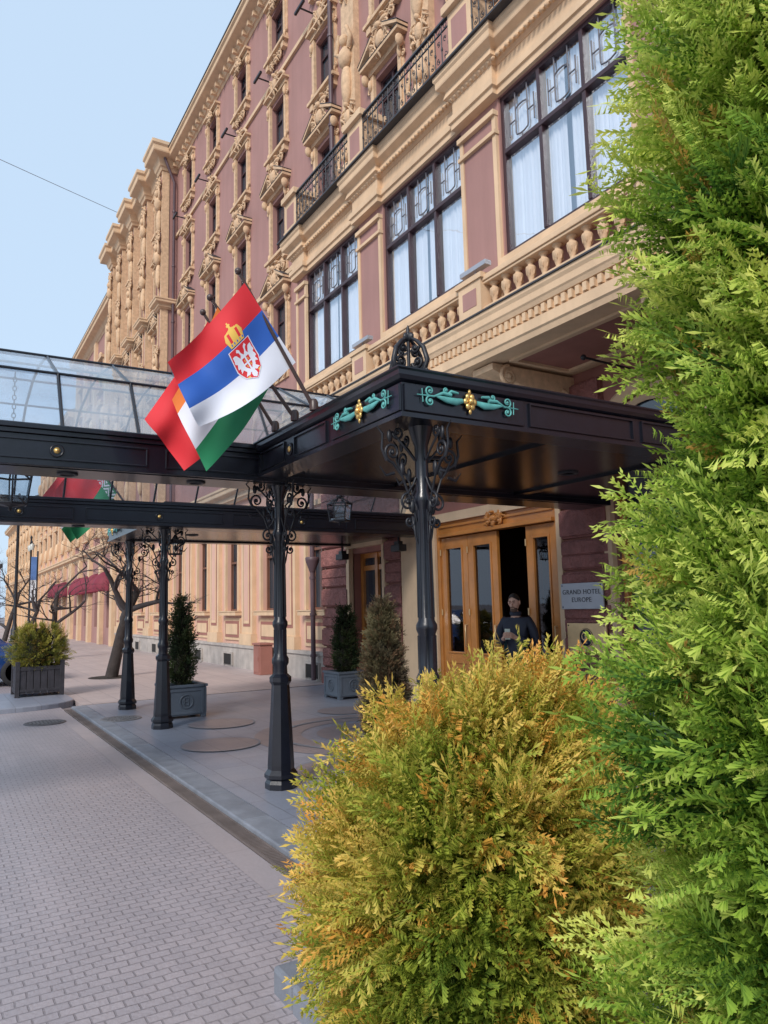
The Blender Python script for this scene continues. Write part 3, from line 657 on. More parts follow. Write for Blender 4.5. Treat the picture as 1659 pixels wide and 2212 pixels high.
for xc in PX:
    if xc<-12 : xc=-12.9
    b=MB(); prof=[(YF,4.70),(QY+.12,4.70),(QY+.12,4.62),(QY+.3,4.56),(QY+.5,4.5),(YF-.5,4.36),(YF-.25,4.05),(YF,3.95)]
    b.xprism(prof,xc-.2,xc+.2); 
    for s in (-1,1):
        b.T=Matrix.Translation((xc+s*.2,0,0))@Matrix.Rotation(PI/2,4,'Z'); b.spiral(QY+.38,4.56,.14,PI/2,1.5,.03,0,1); b.spiral(YF-.25,4.3,.2,PI/2,1.5,.035,0,-1); b.T=None
    for k in range(6): b.blob((xc+(k%3-1)*.12,QY+.3+.16*k,4.55-.03*k),(.08,.09,.08),7,5)
    b.build('bracket',CREAM2,hotel)
for xc in (-10.0,-7.05):
    b=MB(); b.box(xc-.26,xc+.26,QR-.16,QR-.06,5.91,5.97); b.tube([(xc,QR-.1,5.84),(xc,QR-.1,5.92)],.015,6); b.build('floodlight',STEEL,hotel)
b=MB(); b.tube([(-6,YF,4.55),(-6,6.5,4.57)],.015,8); b.blob((-6,6.48,4.57),.035); b.build('flag_holder',IRON,hotel)
b=MB(); b.box(-15.6,-13.3,YF-.03,YF,5.45,6.15); cartouche(b,-14.4,5.8,1.2,.5,YF-.08,4); b.build('relief_panel',CREAM2,hotel)
b=MB(); b.tube([(-14.85,7.12,.1),(-14.85,7.12,2.7),(-14.85,7.12,4.6)],.055,8); b.lathe([(.06,0),(.16,.25),(.17,.32),(.15,.34)],(-14.85,7.12,2.45),8); 
for z in (.6,1.5,2.3): b.lathe([(.07,0),(.07,.06)],(-14.85,7.12,z),10)
b.build('drainpipe',PIPE,hotel)
# ---------------------------------------------------------------- writing helper
def text(body,size,m,parent,loc,ext=.003,name='lettering',space=1):
    cu=bpy.data.curves.new('t','FONT'); cu.body=body; cu.size=size; cu.extrude=ext; cu.align_x='CENTER'; cu.align_y='CENTER'; cu.space_line=1.15; cu.space_character=space
    o=bpy.data.objects.new('t',cu); C.objects.link(o); dg=bpy.context.evaluated_depsgraph_get(); me=bpy.data.meshes.new_from_object(o.evaluated_get(dg)); bpy.data.objects.remove(o)
    me.transform(Matrix.Rotation(PI/2,4,'X')); me.materials.clear(); me.materials.append(m); r=bpy.data.objects.new(name,me); C.objects.link(r); put(r,parent,loc); return r
YW=YF-.105
def plaque(x0,x1,z0,z1,m,lab,nm='wall_plaque'):
    t=thing(nm,lab,'sign',((x0+x1)/2,YW,(z0+z1)/2)); b=MB(); b.box(x0,x1,YW-.03,YW-.002,z0,z1); b.build('plate',m,t,bevel=.006)
    b=MB()
    for u in (x0+.03,x1-.03):
        for v in (z0+.03,z1-.03): b.blob((u,YW-.032,v),.009,8,4)
    b.build('screws',IRON,t); return t
t=plaque(-7.28,-6.55,1.58,1.92,STEEL,'pale grey steel name plate with two lines of engraved capitals right of the door')
text('GRAND HOTEL\nEUROPE',.088,mat('engraved grey',(.05,.05,.055),.5,bump=0),t,(-6.915,YW-.031,1.75),.003,space=1.12)
def mono(t,x,z,r,y):
    b=MB(); b.T=Matrix.Translation((x,y,z))@Matrix.Rotation(PI/2,4,'X'); b.lathe([(r,0),(r,.004),(0,.0041)],n=28); b.build('emblem',NAVY,t)
    b=MB(); b.T=Matrix.Translation((x,y-.002,z))@Matrix.Rotation(PI/2,4,'X'); b.tube([(r*.93*math.cos(2*PI*k/28),r*.93*math.sin(2*PI*k/28),.003) for k in range(28)],r*.05,6,close=True); b.build('emblem_ring',BRASS,t)
    text('G',r*1.25,BRASS,t,(x-r*.2,y-.008,z+r*.08),.002); text('H',r*1.1,BRASS,t,(x+r*.22,y-.0085,z+r*.02),.002); text('E',r*.8,BRASS,t,(x,y-.009,z-r*.35),.002)
t=plaque(-7.2,-6.53,1.03,1.40,BRASS,'brass plate with round dark monogram below the grey name plate'); mono(t,-6.87,1.215,.12,YW-.032)
t=plaque(-11.93,-11.36,1.1,1.46,BRASS,'brass plate with round dark monogram left of the door behind the cone conifers'); mono(t,-11.55,1.28,.11,YW-.032)
# ---------------------------------------------------------------- canopy
can=thing('entrance_canopy','black iron entrance canopy with faceted glass roof and scrolled columns before the hotel door','canopy',(-8.63,3,0))
CXM=-8.63; ZB,ZT=2.90,3.22
def fascia(path,nm):
    b=MB(); b.sweep(path,[(-.25,ZB),(0,ZB),(0,ZB+.03),(-.015,ZB+.035),(-.015,ZT-.09),(.015,ZT-.075),(.03,ZT-.05),(.03,ZT-.02),(.045,ZT-.01),(.045,ZT),(-.25,ZT)]); return b.build(nm,IRONP,can)
wx0,wx1,wy=-6.36,-3.87,2.5
fascia([(wx0,wy),(wx1,wy),(wx1,7.19)],'wing_fascia')
mx=lambda x:2*CXM-x
fascia([(mx(wx1),7.25),(mx(wx1),wy),(mx(wx0),wy)],'wing_fascia')
b=MB(); b.box(wx0-.5,wx1-.2,wy+.2,7.19,ZT-.03,ZT+.005); b.build('wing_roof',LEAD,can)
b=MB(); b.box(mx(wx1)+.2,mx(wx0)+.5,wy+.2,7.25,ZT-.03,ZT+.005); b.build('wing_roof',LEAD,can)
b=MB(); b.box(wx0+.0,wx1-.24,wy+.24,7.19,ZB+.03,ZB+.06)
for yy in (4.0,5.6): b.box(wx0,wx1-.24,yy,yy+.12,ZB+.005,ZB+.0299)
b.build('wing_ceiling',IRONC,can)
b=MB(); b.box(mx(wx1)+.24,mx(wx0),wy+.24,7.25,ZB+.03,ZB+.06); b.build('wing_ceiling',IRONC,can)
Y0=-2.6
for s in (1,-1):
    xo=wx0 if s>0 else mx(wx0); xi=xo-s*.52
    b=MB(); a,c_=min(xo,xi),max(xo,xi)
    b.box(a,c_,Y0,7.2,ZB-.03,ZT-.10)
    b.box(a-.02,c_+.02,Y0-.02,7.2,ZT-.098,ZT-.06); b.box(a-.04,c_+.04,Y0-.04,7.2,ZT-.058,ZT-.02)
    for sx,xf in ((1,c_),(-1,a)):
        y=Y0+.15
        while y<7:
            ye=min(y+1.9,7.15)
            for z0,z1 in ((ZB+.02,ZB+.035),(ZT-.15,ZT-.135)): b.box(xf,xf+sx*.012,y,ye,z0,z1)
            b.box(xf,xf+sx*.012,y,y+.015,ZB+.035,ZT-.15); b.box(xf,xf+sx*.012,ye-.015,ye,ZB+.035,ZT-.15); y+=2.05
    b.build('beam',IRONP,can,bevel=.004)
    b=MB()
    b.box(a+.06,c_-.06,Y0+.1,7.1,ZB-.036,ZB-.031); b.build('beam_soffit',IRONP,can)
b=MB(); b.box(mx(wx0),wx0,Y0-.25,Y0-.022,ZB-.02,ZT); b.build('end_beam',IRONP,can)
A=2.25; ZV=ZT-.02
facet=[(A,0),(A-.38,.56),(A-1.25,.99),(A-1.95,1.10),(-(A-1.95),1.10),(-(A-1.25),.99),(-(A-.38),.56),(-A,0)]
ys=[-2.23+.61*k for k in range(16)]
for y in ys:
    b=MB(); b.tube([(CXM+x,y,ZV+z) for x,z in facet],.015,4,smooth=False); b.build('rib',IRONP,can)
for x,z in facet:
    b=MB(); b.tube([(CXM+x,-2.3,ZV+z+.005),(CXM+x,7.0,ZV+z+.005)],.013,6); b.build('purlin',IRONP,can)
b=MB(); vs=[];n=len(facet)-1
for x,z in facet: vs+=[(CXM+x*.997,-2.3,ZV+z-.008),(CXM+x*.997,7.0,ZV+z-.008)]
b.add(vs,[(2*k,2*k+1,2*k+3,2*k+2) for k in range(n)]); b.build('roof_glass',GLASSV,can,recalc=False)
b=MB(); K_=.90; KB=1.02
b.lathe([(r*KB,z) for r,z in [(.145,0),(.145,.05),(.13,.08),(.15,.10),(.15,.13),(.12,.17),(.12,.21),(.082,.93),(.10,.96),(.10,1.0),(.07,1.03)]],n=8,smooth=False,rot=PI/8)
b.lathe([(r*K_,z) for r,z in [(.075,1.03),(.07,1.1),(.088,1.13),(.088,1.17),(.07,1.2),(.066,1.45),(.08,1.48),(.08,1.51),(.062,1.54),(.054,2.3),(.07,2.33),(.07,2.37),(.052,2.4),(.052,2.72),(.075,2.78),(.10,2.86)]],n=16)
for k in range(10):
    t_=2*PI*k/10; b.tube([(.054*math.cos(t_),.054*math.sin(t_),1.56),(.047*math.cos(t_),.047*math.sin(t_),2.28)],.008,4)
for k in range(8):
    t_=2*PI*k/8; b.tube([(.058*math.cos(t_),.058*math.sin(t_),1.22),(.058*math.cos(t_),.058*math.sin(t_),1.44)],.008,4)
cpos=[(-4.1,2.8),(-6.56,2.8),(-10.78,2.8),(-13.25,2.85),(-6.6,-2.2),(-10.7,-2.2)]
col0=b.build('column',IRONP,can,loc=(cpos[0][0],cpos[0][1],.05))
b=MB()
for q in range(4):
    b.T=Matrix.Rotation(PI/2*q+0.0,4,'Z')@Matrix.Scale(.93,4,(1,0,0))
    b.spiral(.25,2.66,.07,-PI/2,1.6,.011,0,1,lead=[(.06,0,2.20),(.075,0,2.27),(.12,0,2.38),(.17,0,2.50)])
    b.spiral(.13,2.33,.06,PI/2,1.4,.010,0,-1,lead=[(.055,0,2.5),(.08,0,2.45)])
    b.spiral(.12,2.20,.045,PI*.7,1.3,.009,0,1,lead=[(.055,0,2.05),(.07,0,2.1)])
    b.spiral(.20,2.80,.05,0,1.4,.010,0,-1,lead=[(.06,0,2.62),(.12,0,2.68)])
    b.tube([(.30,0,2.60),(.34,0,2.68),(.33,0,2.78),(.38,0,2.83)],[.012,.010,.009,.004],5)
    b.tube([(.24,0,2.52),(.31,0,2.50),(.36,0,2.56)],[.012,.009,.003],5)
    b.blob((.27,0,2.77),(.025,.013,.045),6,4); b.blob((.17,0,2.55),(.025,.016,.05),6,4); b.blob((.09,0,2.3),(.025,.016,.05),6,4)
b.T=None
b.build('bracket',IRON,col0,loc=(cpos[0][0],cpos[0][1],.05))
for x,y in cpos[1:]: copy_tree(col0,can,(x,y,.05 if y>2 else .0))
b=MB()
for s in (-1,1):
    b.tube([(s*.06,-.01,0),(s*.12,-.015,-.015),(s*.2,-.015,-.01),(s*.28,-.015,.005)],[.016,.026,.022,.008],8,flat=.5)
    b.tube([(s*.16,-.015,.025),(s*.23,-.015,.03),(s*.3,-.012,.0),(s*.43,-.01,0)],[.014,.012,.008,.003],6)
    b.spiral(s*.33,.035,.035,-PI/2,1.4,.007,-.012,s); b.spiral(s*.33,-.035,.035,PI/2,1.4,.007,-.012,-s)
    b.spiral(s*.20,.055,.020,-PI/2,1.3,.006,-.012,s)
    b.tube([(s*.10,-.015,.045),(s*.16,-.015,.05),(s*.19,-.015,.03)],[.008,.012,.004],6); b.tube([(s*.39,-.01,.045),(s*.385,-.01,-.045)],.004,5)
on=b.build('ornament',TURQ,can,loc=(-4.38,wy-.012,3.05))
b=MB(); b.blob((0,-.025,0),(.022,.02,.022),8,5)
for k in range(6): t_=PI/3*k; b.blob((.036*math.cos(t_),-.014,.038*math.sin(t_)),(.022,.012,.024),7,5)
b.blob((0,-.01,.068),(.014,.01,.02),6,4); b.blob((0,-.01,-.068),(.014,.01,.02),6,4)
b.build('flower',GOLD,on,loc=(-4.38,wy-.012,3.05))
o=copy_tree(on,can,(wx1+.012,3.04,3.05)); o.rotation_euler.z=PI/2
o=copy_tree(on,can,(mx(-4.38),wy-.012,3.05))
def frame_y(x,ya,yb,d=.012):
    b=MB()
    for z0,z1 in ((ZB+.045,ZB+.057),(ZT-.115,ZT-.103)): b.box(x-.02,x+d,ya,yb,z0,z1)
    b.box(x-.02,x+d,ya,ya+.012,ZB+.057,ZT-.115); b.box(x-.02,x+d,yb-.012,yb,ZB+.057,ZT-.115); b.build('fascia_panel',IRONP,can)
def frame_x(y,xa,xb,d=.012):
    b=MB()
    for z0,z1 in ((ZB+.045,ZB+.057),(ZT-.115,ZT-.103)): b.box(xa,xb,y-d,y+.02,z0,z1)
    b.box(xa,xa+.012,y-d,y+.02,ZB+.057,ZT-.115); b.box(xb-.012,xb,y-d,y+.02,ZB+.057,ZT-.115); b.build('fascia_panel',IRONP,can)
b=MB(); b.box(wx1-.03,wx1+.004,2.53,3.54,ZB+.04,ZT-.10); b.build('fascia_panel',IRONP,can,bevel=.004)
b=MB(); b.box(-4.86,wx1-.02,wy-.004,wy+.03,ZB+.04,ZT-.10); b.build('fascia_panel',IRONP,can,bevel=.004)
for ya,yb in ((3.60,4.7),(4.8,5.9),(6.0,7.1)): frame_y(wx1-.01,ya,yb)
for xa,xb in ((-6.28,-5.75),(-5.55,-4.95)): frame_x(wy+.01,xa,xb)
def medal(T,m2=GOLD):
    b=MB(); b.T=T; b.lathe([(.055,0),(.055,.01),(.045,.014),(.04,.008)],n=20); o=b.build('medallion',IRONP,can); b=MB(); b.T=T; b.lathe([(.026,0),(.026,.012),(.0,.02)],n=16); b.build('boss',m2,o)
RY=Matrix.Rotation(PI/2,4,'Y'); RX=Matrix.Rotation(PI/2,4,'X')
medal(Matrix.Translation((-5.65+.0,wy+.012,3.03))@RX)
for y in (-1.3,.78): medal(Matrix.Translation((wx0+.002,y,3.0))@RY)
for y in (0.85,2.62,4.8): medal(Matrix.Translation((mx(wx0)+.522,y,3.0))@RY)
b=MB(); FS=Matrix.Translation((-4.10,2.72,3.225))@Matrix.Diagonal((1.2,1.2,1.15,1))
for q in range(2):
    b.T=FS@Matrix.Rotation(PI/2*q+.3,4,'Z')
    for s in (-1,1):
        b.tube([(s*.02,0,0),(s*.11,0,.03),(s*.135,0,.10),(s*.11,0,.18),(s*.06,0,.235),(s*.02,0,.26)],[.014,.015,.015,.014,.012,.01],6)
        b.spiral(s*.065,.10,.04,PI,1.5,.010,0,s); b.spiral(s*.05,.19,.028,0,1.4,.009,0,-s); b.spiral(s*.1,.03,.03,0,1.3,.01,0,s)
    b.blob((0,0,.27),(.045,.015,.03),8,5); b.tube([(0,0,0),(0,0,.28)],.010,6)
b.T=FS; b.lathe([(.14,0),(.14,.012),(.03,.03),(.012,.05)],n=12); b.lathe([(.01,.26),(.022,.285),(.008,.30),(.012,.315),(.003,.345)],n=8); b.T=None
fin=b.build('finial',IRON,can)
for x,y in ((-5.1,3.6),(-5.1,5.2),(-5.1,6.6),(-12.1,3.6),(-12.1,5.2)):
    b=MB(); b.lathe([(.10,0),(.10,-.012),(.07,-.015),(.065,-.002)],(x,y,ZB+.029),20); o=b.build('downlight',IRON,can); b=MB(); b.lathe([(0,-.004),(.064,-.004)],(x,y,ZB+.029),16); b.build('lens',GLASSB,o,recalc=False)
for x,y in ((-6.62,.9),(-6.62,2.0),(-10.64,1.6),(-6.62,4.4)):
    b=MB(); b.lathe([(.085,0),(.085,-.012),(.06,-.015),(.055,-.002)],(x,y,ZB-.037),20); b.build('downlight',IRON,can)
for x,y in ((-5.1,7.0),(-10.9,6.9),(-13.2,7.0)):
    b=MB(); b.box(x-.14,x+.14,y-.08,y+.08,2.62,2.74); b.tube([(x,y,2.74),(x,y,ZB)],.02,6); b.box(x-.07,x+.07,y-.05,y+.05,2.741,2.8); b.build('floodlight',IRON,can,bevel=.01)
def lantern(x,y,zt,lab,sc=1.0):
    t=thing('hanging_lantern',lab,'lantern',(x,y,zt))
    b=MB(); r=.22*sc; h=.30*sc
    for k in range(6):
        a=PI/3*k; c1=(r*math.cos(a),r*math.sin(a)); c2=(r*.8*math.cos(a),r*.8*math.sin(a)); b.tube([(c1[0],c1[1],-.1*sc),(c2[0],c2[1],-.1*sc-h)],.009,5)
        b.tube([(c1[0],c1[1],-.1*sc),(c1[0]*.3,c1[1]*.3,0)],.01,5)
    for rr,z in ((r,-.1*sc),(r*.8,-.1*sc-h)): b.tube([(rr*math.cos(PI/3*k),rr*math.sin(PI/3*k),z) for k in range(6)],.012,5,close=True,smooth=False)
    b.lathe([(.02,.0),(.05,.02),(.03,.06),(.0,.1)],n=8); b.lathe([(.0,-.18*sc-h),(.02,-.16*sc-h),(.012,-.13*sc-h),(r*.75,-.1*sc-h)],n=8); b.build('frame',IRON,t,loc=(x,y,zt))
    b=MB(); b.lathe([(r*.97,-.1*sc),(r*.78,-.1*sc-h)],n=6,smooth=False); b.f=b.f[:6]; b.mi=b.mi[:6]; b.sm=b.sm[:6]; b.build('panes',GLASSL,t,loc=(x,y,zt),recalc=False)
    b=MB(); z=0.08; k=0
    while zt+z<(4.25 if abs(x-CXM)<.1 else 2.95):
        b.T=Matrix.Rotation(PI/2*(k%2),4,'Z'); b.tube([(.018*math.cos(a),0,z+.03+.032*math.sin(a)) for a in [2*PI*j/8 for j in range(8)]],.005,4,close=True); z+=.05; k+=1
    b.T=None; b.build('chain',IRON,t,loc=(x,y,zt))
lantern(CXM,.62,3.25,'large glass lantern hanging from a chain under the glass roof at the left edge')
lantern(CXM,4.55,3.12,'smaller glass lantern hanging under the glass roof near the hotel door',.75)
lantern(CXM-3.4,3.3,2.84,'small lantern hanging below the far canopy wing',.6)
# ---------------------------------------------------------------- flags
def inpoly(x,y,P):
    c=False; j=len(P)-1
    for i in range(len(P)):
        if (P[i][1]>y)!=(P[j][1]>y) and x<(P[j][0]-P[i][0])*(y-P[i][1])/(P[j][1]-P[i][1])+P[i][0]: c=not c
        j=i
    return c
def flag(lab,base,tip,c00,c10,c01,c11,stripes,mats,amp=.05,ph=0,emblem=None,group=None):
    t=thing('flag',lab,'flag',base,group)
    b=MB(); tp=Vector(tip); bs=Vector(base); b.tube([bs,tp],[.017,.013],8); b.blob(tp+(tp-bs).normalized()*.02,(.028,.028,.028),8,6); b.lathe([(.035,-.02),(.035,.05),(.022,.07)],base,10); b.build('pole',POLE,t)
    P=[Vector(q) for q in (c00,c10,c01,c11)]
    nx=(P[2]-P[0]).cross(P[1]-P[0]).normalized()
    if nx.x<0: nx=-nx
    def cl(u,v,off=0):
        p=P[0]*(1-u)*(1-v)+P[1]*(1-u)*v+P[2]*u*(1-v)+P[3]*u*v
        d=amp*min(1,u*2+.15)*(math.sin(7.5*u-2.2*v+ph)+.45*math.sin(13*u+3*v+ph*2)+.35*math.sin(5*v+ph+3*u)+.5*math.sin(9*v-5*u+ph))
        return p+nx*(d+off)+Vector((0,0,-.07*math.sin(PI*u)*(.4+v*.6)+.02*u*math.sin(6*v+ph)))
    nu,nv=44,30; b=MB(); vs=[cl(i/nu,j/nv) for i in range(nu+1) for j in range(nv+1)]
    b.add(vs,[(i*(nv+1)+j,(i+1)*(nv+1)+j,(i+1)*(nv+1)+j+1,i*(nv+1)+j+1) for i in range(nu) for j in range(nv)],True)
    b.mi=[ [k for k,(lim) in enumerate(stripes) if (j+.5)/nv<=lim][0] for i in range(nu) for j in range(nv)]
    cloth=b.build('cloth',mats,t,recalc=False)
    if emblem: emblem(cl,cloth,t)
    return t
def serb(cl,cloth,t):
    sh=[(-.62,.36),(.62,.36),(.62,.72),(.45,.88),(0,1.0),(-.45,.88),(-.62,.72)]
    sh2=[(x*.93,.375+(y-.36)*.96) for x,y in sh]
    eagle=[(-.10,.50),(-.13,.43),(-.24,.40),(-.30,.44),(-.20,.46),(-.16,.52),(-.22,.56),(-.36,.47),(-.52,.46),(-.54,.58),(-.46,.60),(-.53,.68),(-.42,.69),(-.47,.77),(-.34,.74),(-.24,.80),(-.38,.86),(-.2,.87),(-.1,.84),(-.12,.93),(0,.97),(.12,.93),(.1,.84),(.2,.87),(.38,.86),(.24,.80),(.34,.74),(.47,.77),(.42,.69),(.53,.68),(.46,.60),(.54,.58),(.52,.46),(.36,.47),(.22,.56),(.16,.52),(.20,.46),(.30,.44),(.24,.40),(.13,.43),(.10,.50),(0,.54)]
    ish=[(-.2,.58),(.2,.58),(.2,.72),(0,.82),(-.2,.72)]
    crown=[(-.40,.34),(-.50,.20),(-.40,.10),(-.16,.08),(-.05,.06),(-.05,.03),(-.1,.03),(-.1,.0),(-.04,.0),(-.04,-.04),(.04,-.04),(.04,.0),(.1,.0),(.1,.03),(.05,.03),(.05,.06),(.16,.08),(.40,.10),(.50,.20),(.40,.34)]
    b=MB(); nx_,ny_=72,110
    def uv(s,q): return .34-s*.19, .17+q*.66
    for i in range(nx_):
        for j in range(-5,ny_):
            s=-.7+1.4*(i+.5)/nx_; q=(j+.5)/ny_*1.02
            m=None
            if inpoly(s,q,crown):
                m=2
                if .12<q<.28 and (.17<abs(s)<.32) : m=0
                if .29<q<.32 and int((s+1)*18)%3==0: m=3
            if inpoly(s,q,sh):
                m=1 if not inpoly(s,q,sh2) else 0
                if inpoly(s,q,sh2):
                    if inpoly(s,q,eagle): m=1
                    if inpoly(s,q,ish):
                        m=0
                        if abs(s)<.03 or abs(q-.68)<.013: m=1
                        elif abs(abs(s)-.1)<.025 and abs(abs(q-.68)-.05)<.02: m=2
                    if abs(abs(s)-.30)<.06 and abs(q-.90)<.02: m=2
            if m is None: continue
            d=.7/nx_; e=.51/ny_; c4=[]
            for ds,dq in ((-d,-e),(d,-e),(d,e),(-d,e)):
                u,v=uv(s+ds,q+dq); c4.append(cl(u,v,.004))
            b.m=m; b.add(c4,[(0,1,2,3)],True)
    b.build('coat_of_arms',[RED,WHITE,GOLD2,BLUE],cloth,recalc=False)
xf=-5.07
flag('red, blue and white striped flag with crowned shield on the nearest angled pole',(xf,2.46,3.24),(xf-.02,1.86,4.22),at_x(528,612,xf),at_x(640,782,xf),at_x(360,790,xf-.15),at_x(432,922,xf-.1),(.335,.665,1.01),[RED,BLUE,WHITE],.04,.6,serb)
xf=-5.43
flag('orange, white and green striped flag on the middle angled pole behind the crested flag',(xf,2.46,3.24),(xf-.02,1.76,4.13),at_x(470,664,xf),at_x(592,818,xf),at_x(374,866,xf-.1),at_x(444,1024,xf-.05),(.17,.67,1.01),[ORANGE,WHITE,GREEN],.03,2.2)
xf=-5.84
flag('plain red flag on the farthest of the three near angled poles',(xf,2.46,3.24),(xf-.02,1.83,4.17),at_x(452,690,xf),at_x(560,840,xf),at_x(314,900,xf-.1),at_x(398,1014,xf-.05),(.5,1.01),[RED,RED],.05,4)
def orn(cl,cloth,t):
    b=MB()
    for j in range(60):
        for i in range(8):
            if (abs((j%12)-6)+i)%4 in (0,1):
                u0=.04+i*.014; v0=j/60
                b.add([cl(u0,v0,.004),cl(u0+.014,v0,.004),cl(u0+.014,v0+1/60,.004),cl(u0,v0+1/60,.004)],[(0,1,2,3)])
    b.build('pattern_band',WHITE,cloth,recalc=False)
for xf,dy,lab,st,ms,em in ((-11.55,0,'red flag with white woven pattern band and green lower stripe beyond the glass roof',(.66,1.01),[RED,GREEN],orn),(-11.95,-.1,'red, white and green flag on the middle far pole beyond the glass roof',(.33,.66,1.01),[RED,WHITE,GREEN],None)):
    b0=(xf,2.46,3.24); tp=(xf,1.82+dy,4.15); B0=Vector(b0); T0=Vector(tp)
    flag(lab,b0,tp,T0,B0+(T0-B0)*.28,T0+Vector((.0,-.45,-.75)),B0+(T0-B0)*.28+Vector((0,-.55,-.75)),st,ms,.05,xf,em)
# ---------------------------------------------------------------- foliage
def leafq(V,Fc,T,p,d,L_,w_,t0,t1,zc=0.0):
    n_=np.array([-d[1],d[0]]); a=p; m_=p+d*L_*.45; c_=p+d*L_; i=len(V)
    V+= [(a[0],a[1],0),(m_[0]+n_[0]*w_,m_[1]+n_[1]*w_,-w_*.5+zc),(c_[0],c_[1],zc),(m_[0]-n_[0]*w_,m_[1]-n_[1]*w_,-w_*.5+zc)]
    T+=[t0,(t0+t1)/2,t1,(t0+t1)/2]; Fc.append((i,i+1,i+2,i+3))
def spray(seed,ns=10,sub=3,w_=.022,spread=.52,curve=.16):
    r=random.Random(seed); V=[];Fc=[];T=[]
    def rot(d,a): return np.array([d[0]*math.cos(a)-d[1]*math.sin(a),d[0]*math.sin(a)+d[1]*math.cos(a)])
    p=np.array([0.,0.]); d=np.array([0.,1.]); cur=(r.random()-.5)*.12; step=1/ns
    for i in range(ns):
        f=i/ns
        leafq(V,Fc,T,p,d,step*1.25,.012*(1.2-f)+.004,f*.6,f*.6+.1)
        s=1 if i%2 else -1; L_=(spread*(1-f)**.8+.10)*(1 if f>.15 else .55+f*3)*r.uniform(.7,1.2)
        bd=rot(d,-s*r.uniform(.5,.8)); q=p.copy(); zc=r.uniform(-.08,.08); K=max(1,int(round(sub*L_/.35))); sp=L_/(K+1)
        for k in range(K+1):
            leafq(V,Fc,T,q,bd,sp*1.35,w_*.75,f*.5+.5*k/(K+1)*.6,f*.5+.5*(k+1)/(K+1),zc)
            for s2 in (-1,1):
                leafq(V,Fc,T,q+bd*sp*.5*(1 if s2>0 else .4),rot(bd,s2*r.uniform(.45,.7)),sp*r.uniform(.8,1.3),w_*.8,.35*f+.3+.3*k/(K+1),.55+.45*max(f,k/(K+1)),zc)
            q=q+bd*sp; bd=rot(bd,s*.10)
        p=p+d*step; d=rot(d,cur)
    leafq(V,Fc,T,p,d,step*1.6,w_,.8,1.0)
    V=np.array(V); V[:,2]-=curve*V[:,1]**2
    return V,np.array(Fc),np.array(T)
SPR_H=[spray(i,12,4.4,.0145,.42,.18) for i in range(8)]; SPR_G=[spray(60+i,12,4.6,.0145,.44,r_) for i,r_ in enumerate((.05,.2,-.1,.3,.1,.25,0,.15))]
SPR_M=[spray(20+i,7,2,.035) for i in range(4)]; SPR_L=[spray(40+i,4,1,.07) for i in range(3)]
def foliage(name,m,parent,org,P,D,S,tpl,nscale=3.0,dsh=None,bias=None):
    n=len(P); P=np.asarray(P,float); D=np.asarray(D,float); D/=np.linalg.norm(D,axis=1)[:,None]; S=np.asarray(S,float)
    rv=NR.normal(size=(n,3)); Z=rv-D*(rv*D).sum(1)[:,None]; Z/=np.linalg.norm(Z,axis=1)[:,None]; X=np.cross(D,Z)
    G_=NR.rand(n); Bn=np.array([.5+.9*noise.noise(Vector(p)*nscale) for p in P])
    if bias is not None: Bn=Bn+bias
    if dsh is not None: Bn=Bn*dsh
    idx=NR.randint(0,len(tpl),n); VV=[];FF=[];CC=[];base=0
    for t in range(len(tpl)):
        V,Fc,T=tpl[t]; sel=np.where(idx==t)[0]
        if len(sel)==0: continue
        s=S[sel][:,None,None]
        wv=P[sel][:,None,:]+s*(V[None,:,0:1]*X[sel][:,None,:]+V[None,:,1:2]*D[sel][:,None,:]+V[None,:,2:3]*Z[sel][:,None,:])
        k=len(V); VV.append(wv.reshape(-1,3)); off=base+np.arange(len(sel))*k; FF.append((Fc[None]+off[:,None,None]).reshape(-1,4)); base+=k*len(sel)
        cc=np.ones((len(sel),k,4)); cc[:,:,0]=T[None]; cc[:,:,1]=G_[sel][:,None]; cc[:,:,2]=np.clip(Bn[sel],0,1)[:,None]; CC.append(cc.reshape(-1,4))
    VV=np.concatenate(VV)-np.array(org)[None]; FF=np.concatenate(FF); CC=np.concatenate(CC)
    me=bpy.data.meshes.new(name); me.vertices.add(len(VV)); me.vertices.foreach_set('co',VV.ravel()); me.loops.add(len(FF)*4); me.loops.foreach_set('vertex_index',FF.ravel().astype(np.int32))
    me.polygons.add(len(FF)); me.polygons.foreach_set('loop_start',np.arange(len(FF),dtype=np.int32)*4); me.polygons.foreach_set('loop_total',np.full(len(FF),4,dtype=np.int32))
    me.materials.append(m); me.update(calc_edges=True); ca=me.color_attributes.new('col','FLOAT_COLOR','POINT'); ca.data.foreach_set('color',CC.ravel())
    o=bpy.data.objects.new(name,me); C.objects.link(o); put(o,parent,org); return o
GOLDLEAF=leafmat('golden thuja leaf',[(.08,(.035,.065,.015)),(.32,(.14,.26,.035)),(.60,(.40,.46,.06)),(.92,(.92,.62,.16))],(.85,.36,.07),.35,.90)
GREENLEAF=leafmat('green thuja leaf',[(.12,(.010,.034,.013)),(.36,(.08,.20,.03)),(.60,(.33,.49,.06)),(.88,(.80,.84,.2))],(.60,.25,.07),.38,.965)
DARKLEAF=leafmat('dark conifer leaf',[(.12,(.012,.022,.01)),(.42,(.03,.05,.02)),(.75,(.07,.09,.03))],(.07,.05,.03),.15)
BROWNLEAF=leafmat('brownish conifer leaf',[(.12,(.03,.025,.018)),(.42,(.09,.07,.045)),(.75,(.16,.14,.07))],(.18,.09,.05),.2,hotcut=.7)
SHRUBLEAF=leafmat('yellow green shrub leaf',[(.12,(.03,.05,.01)),(.42,(.14,.16,.03)),(.75,(.40,.36,.06))],(.35,.2,.05),.25)
CORE=mat('painted inner shade',(.022,.020,.010),.95,var=.5,scale=12,bump=1,bscale=30,dist=.05)  # near-black colour with the shade between sprays painted in
AR=math.atan2(.856,.516)
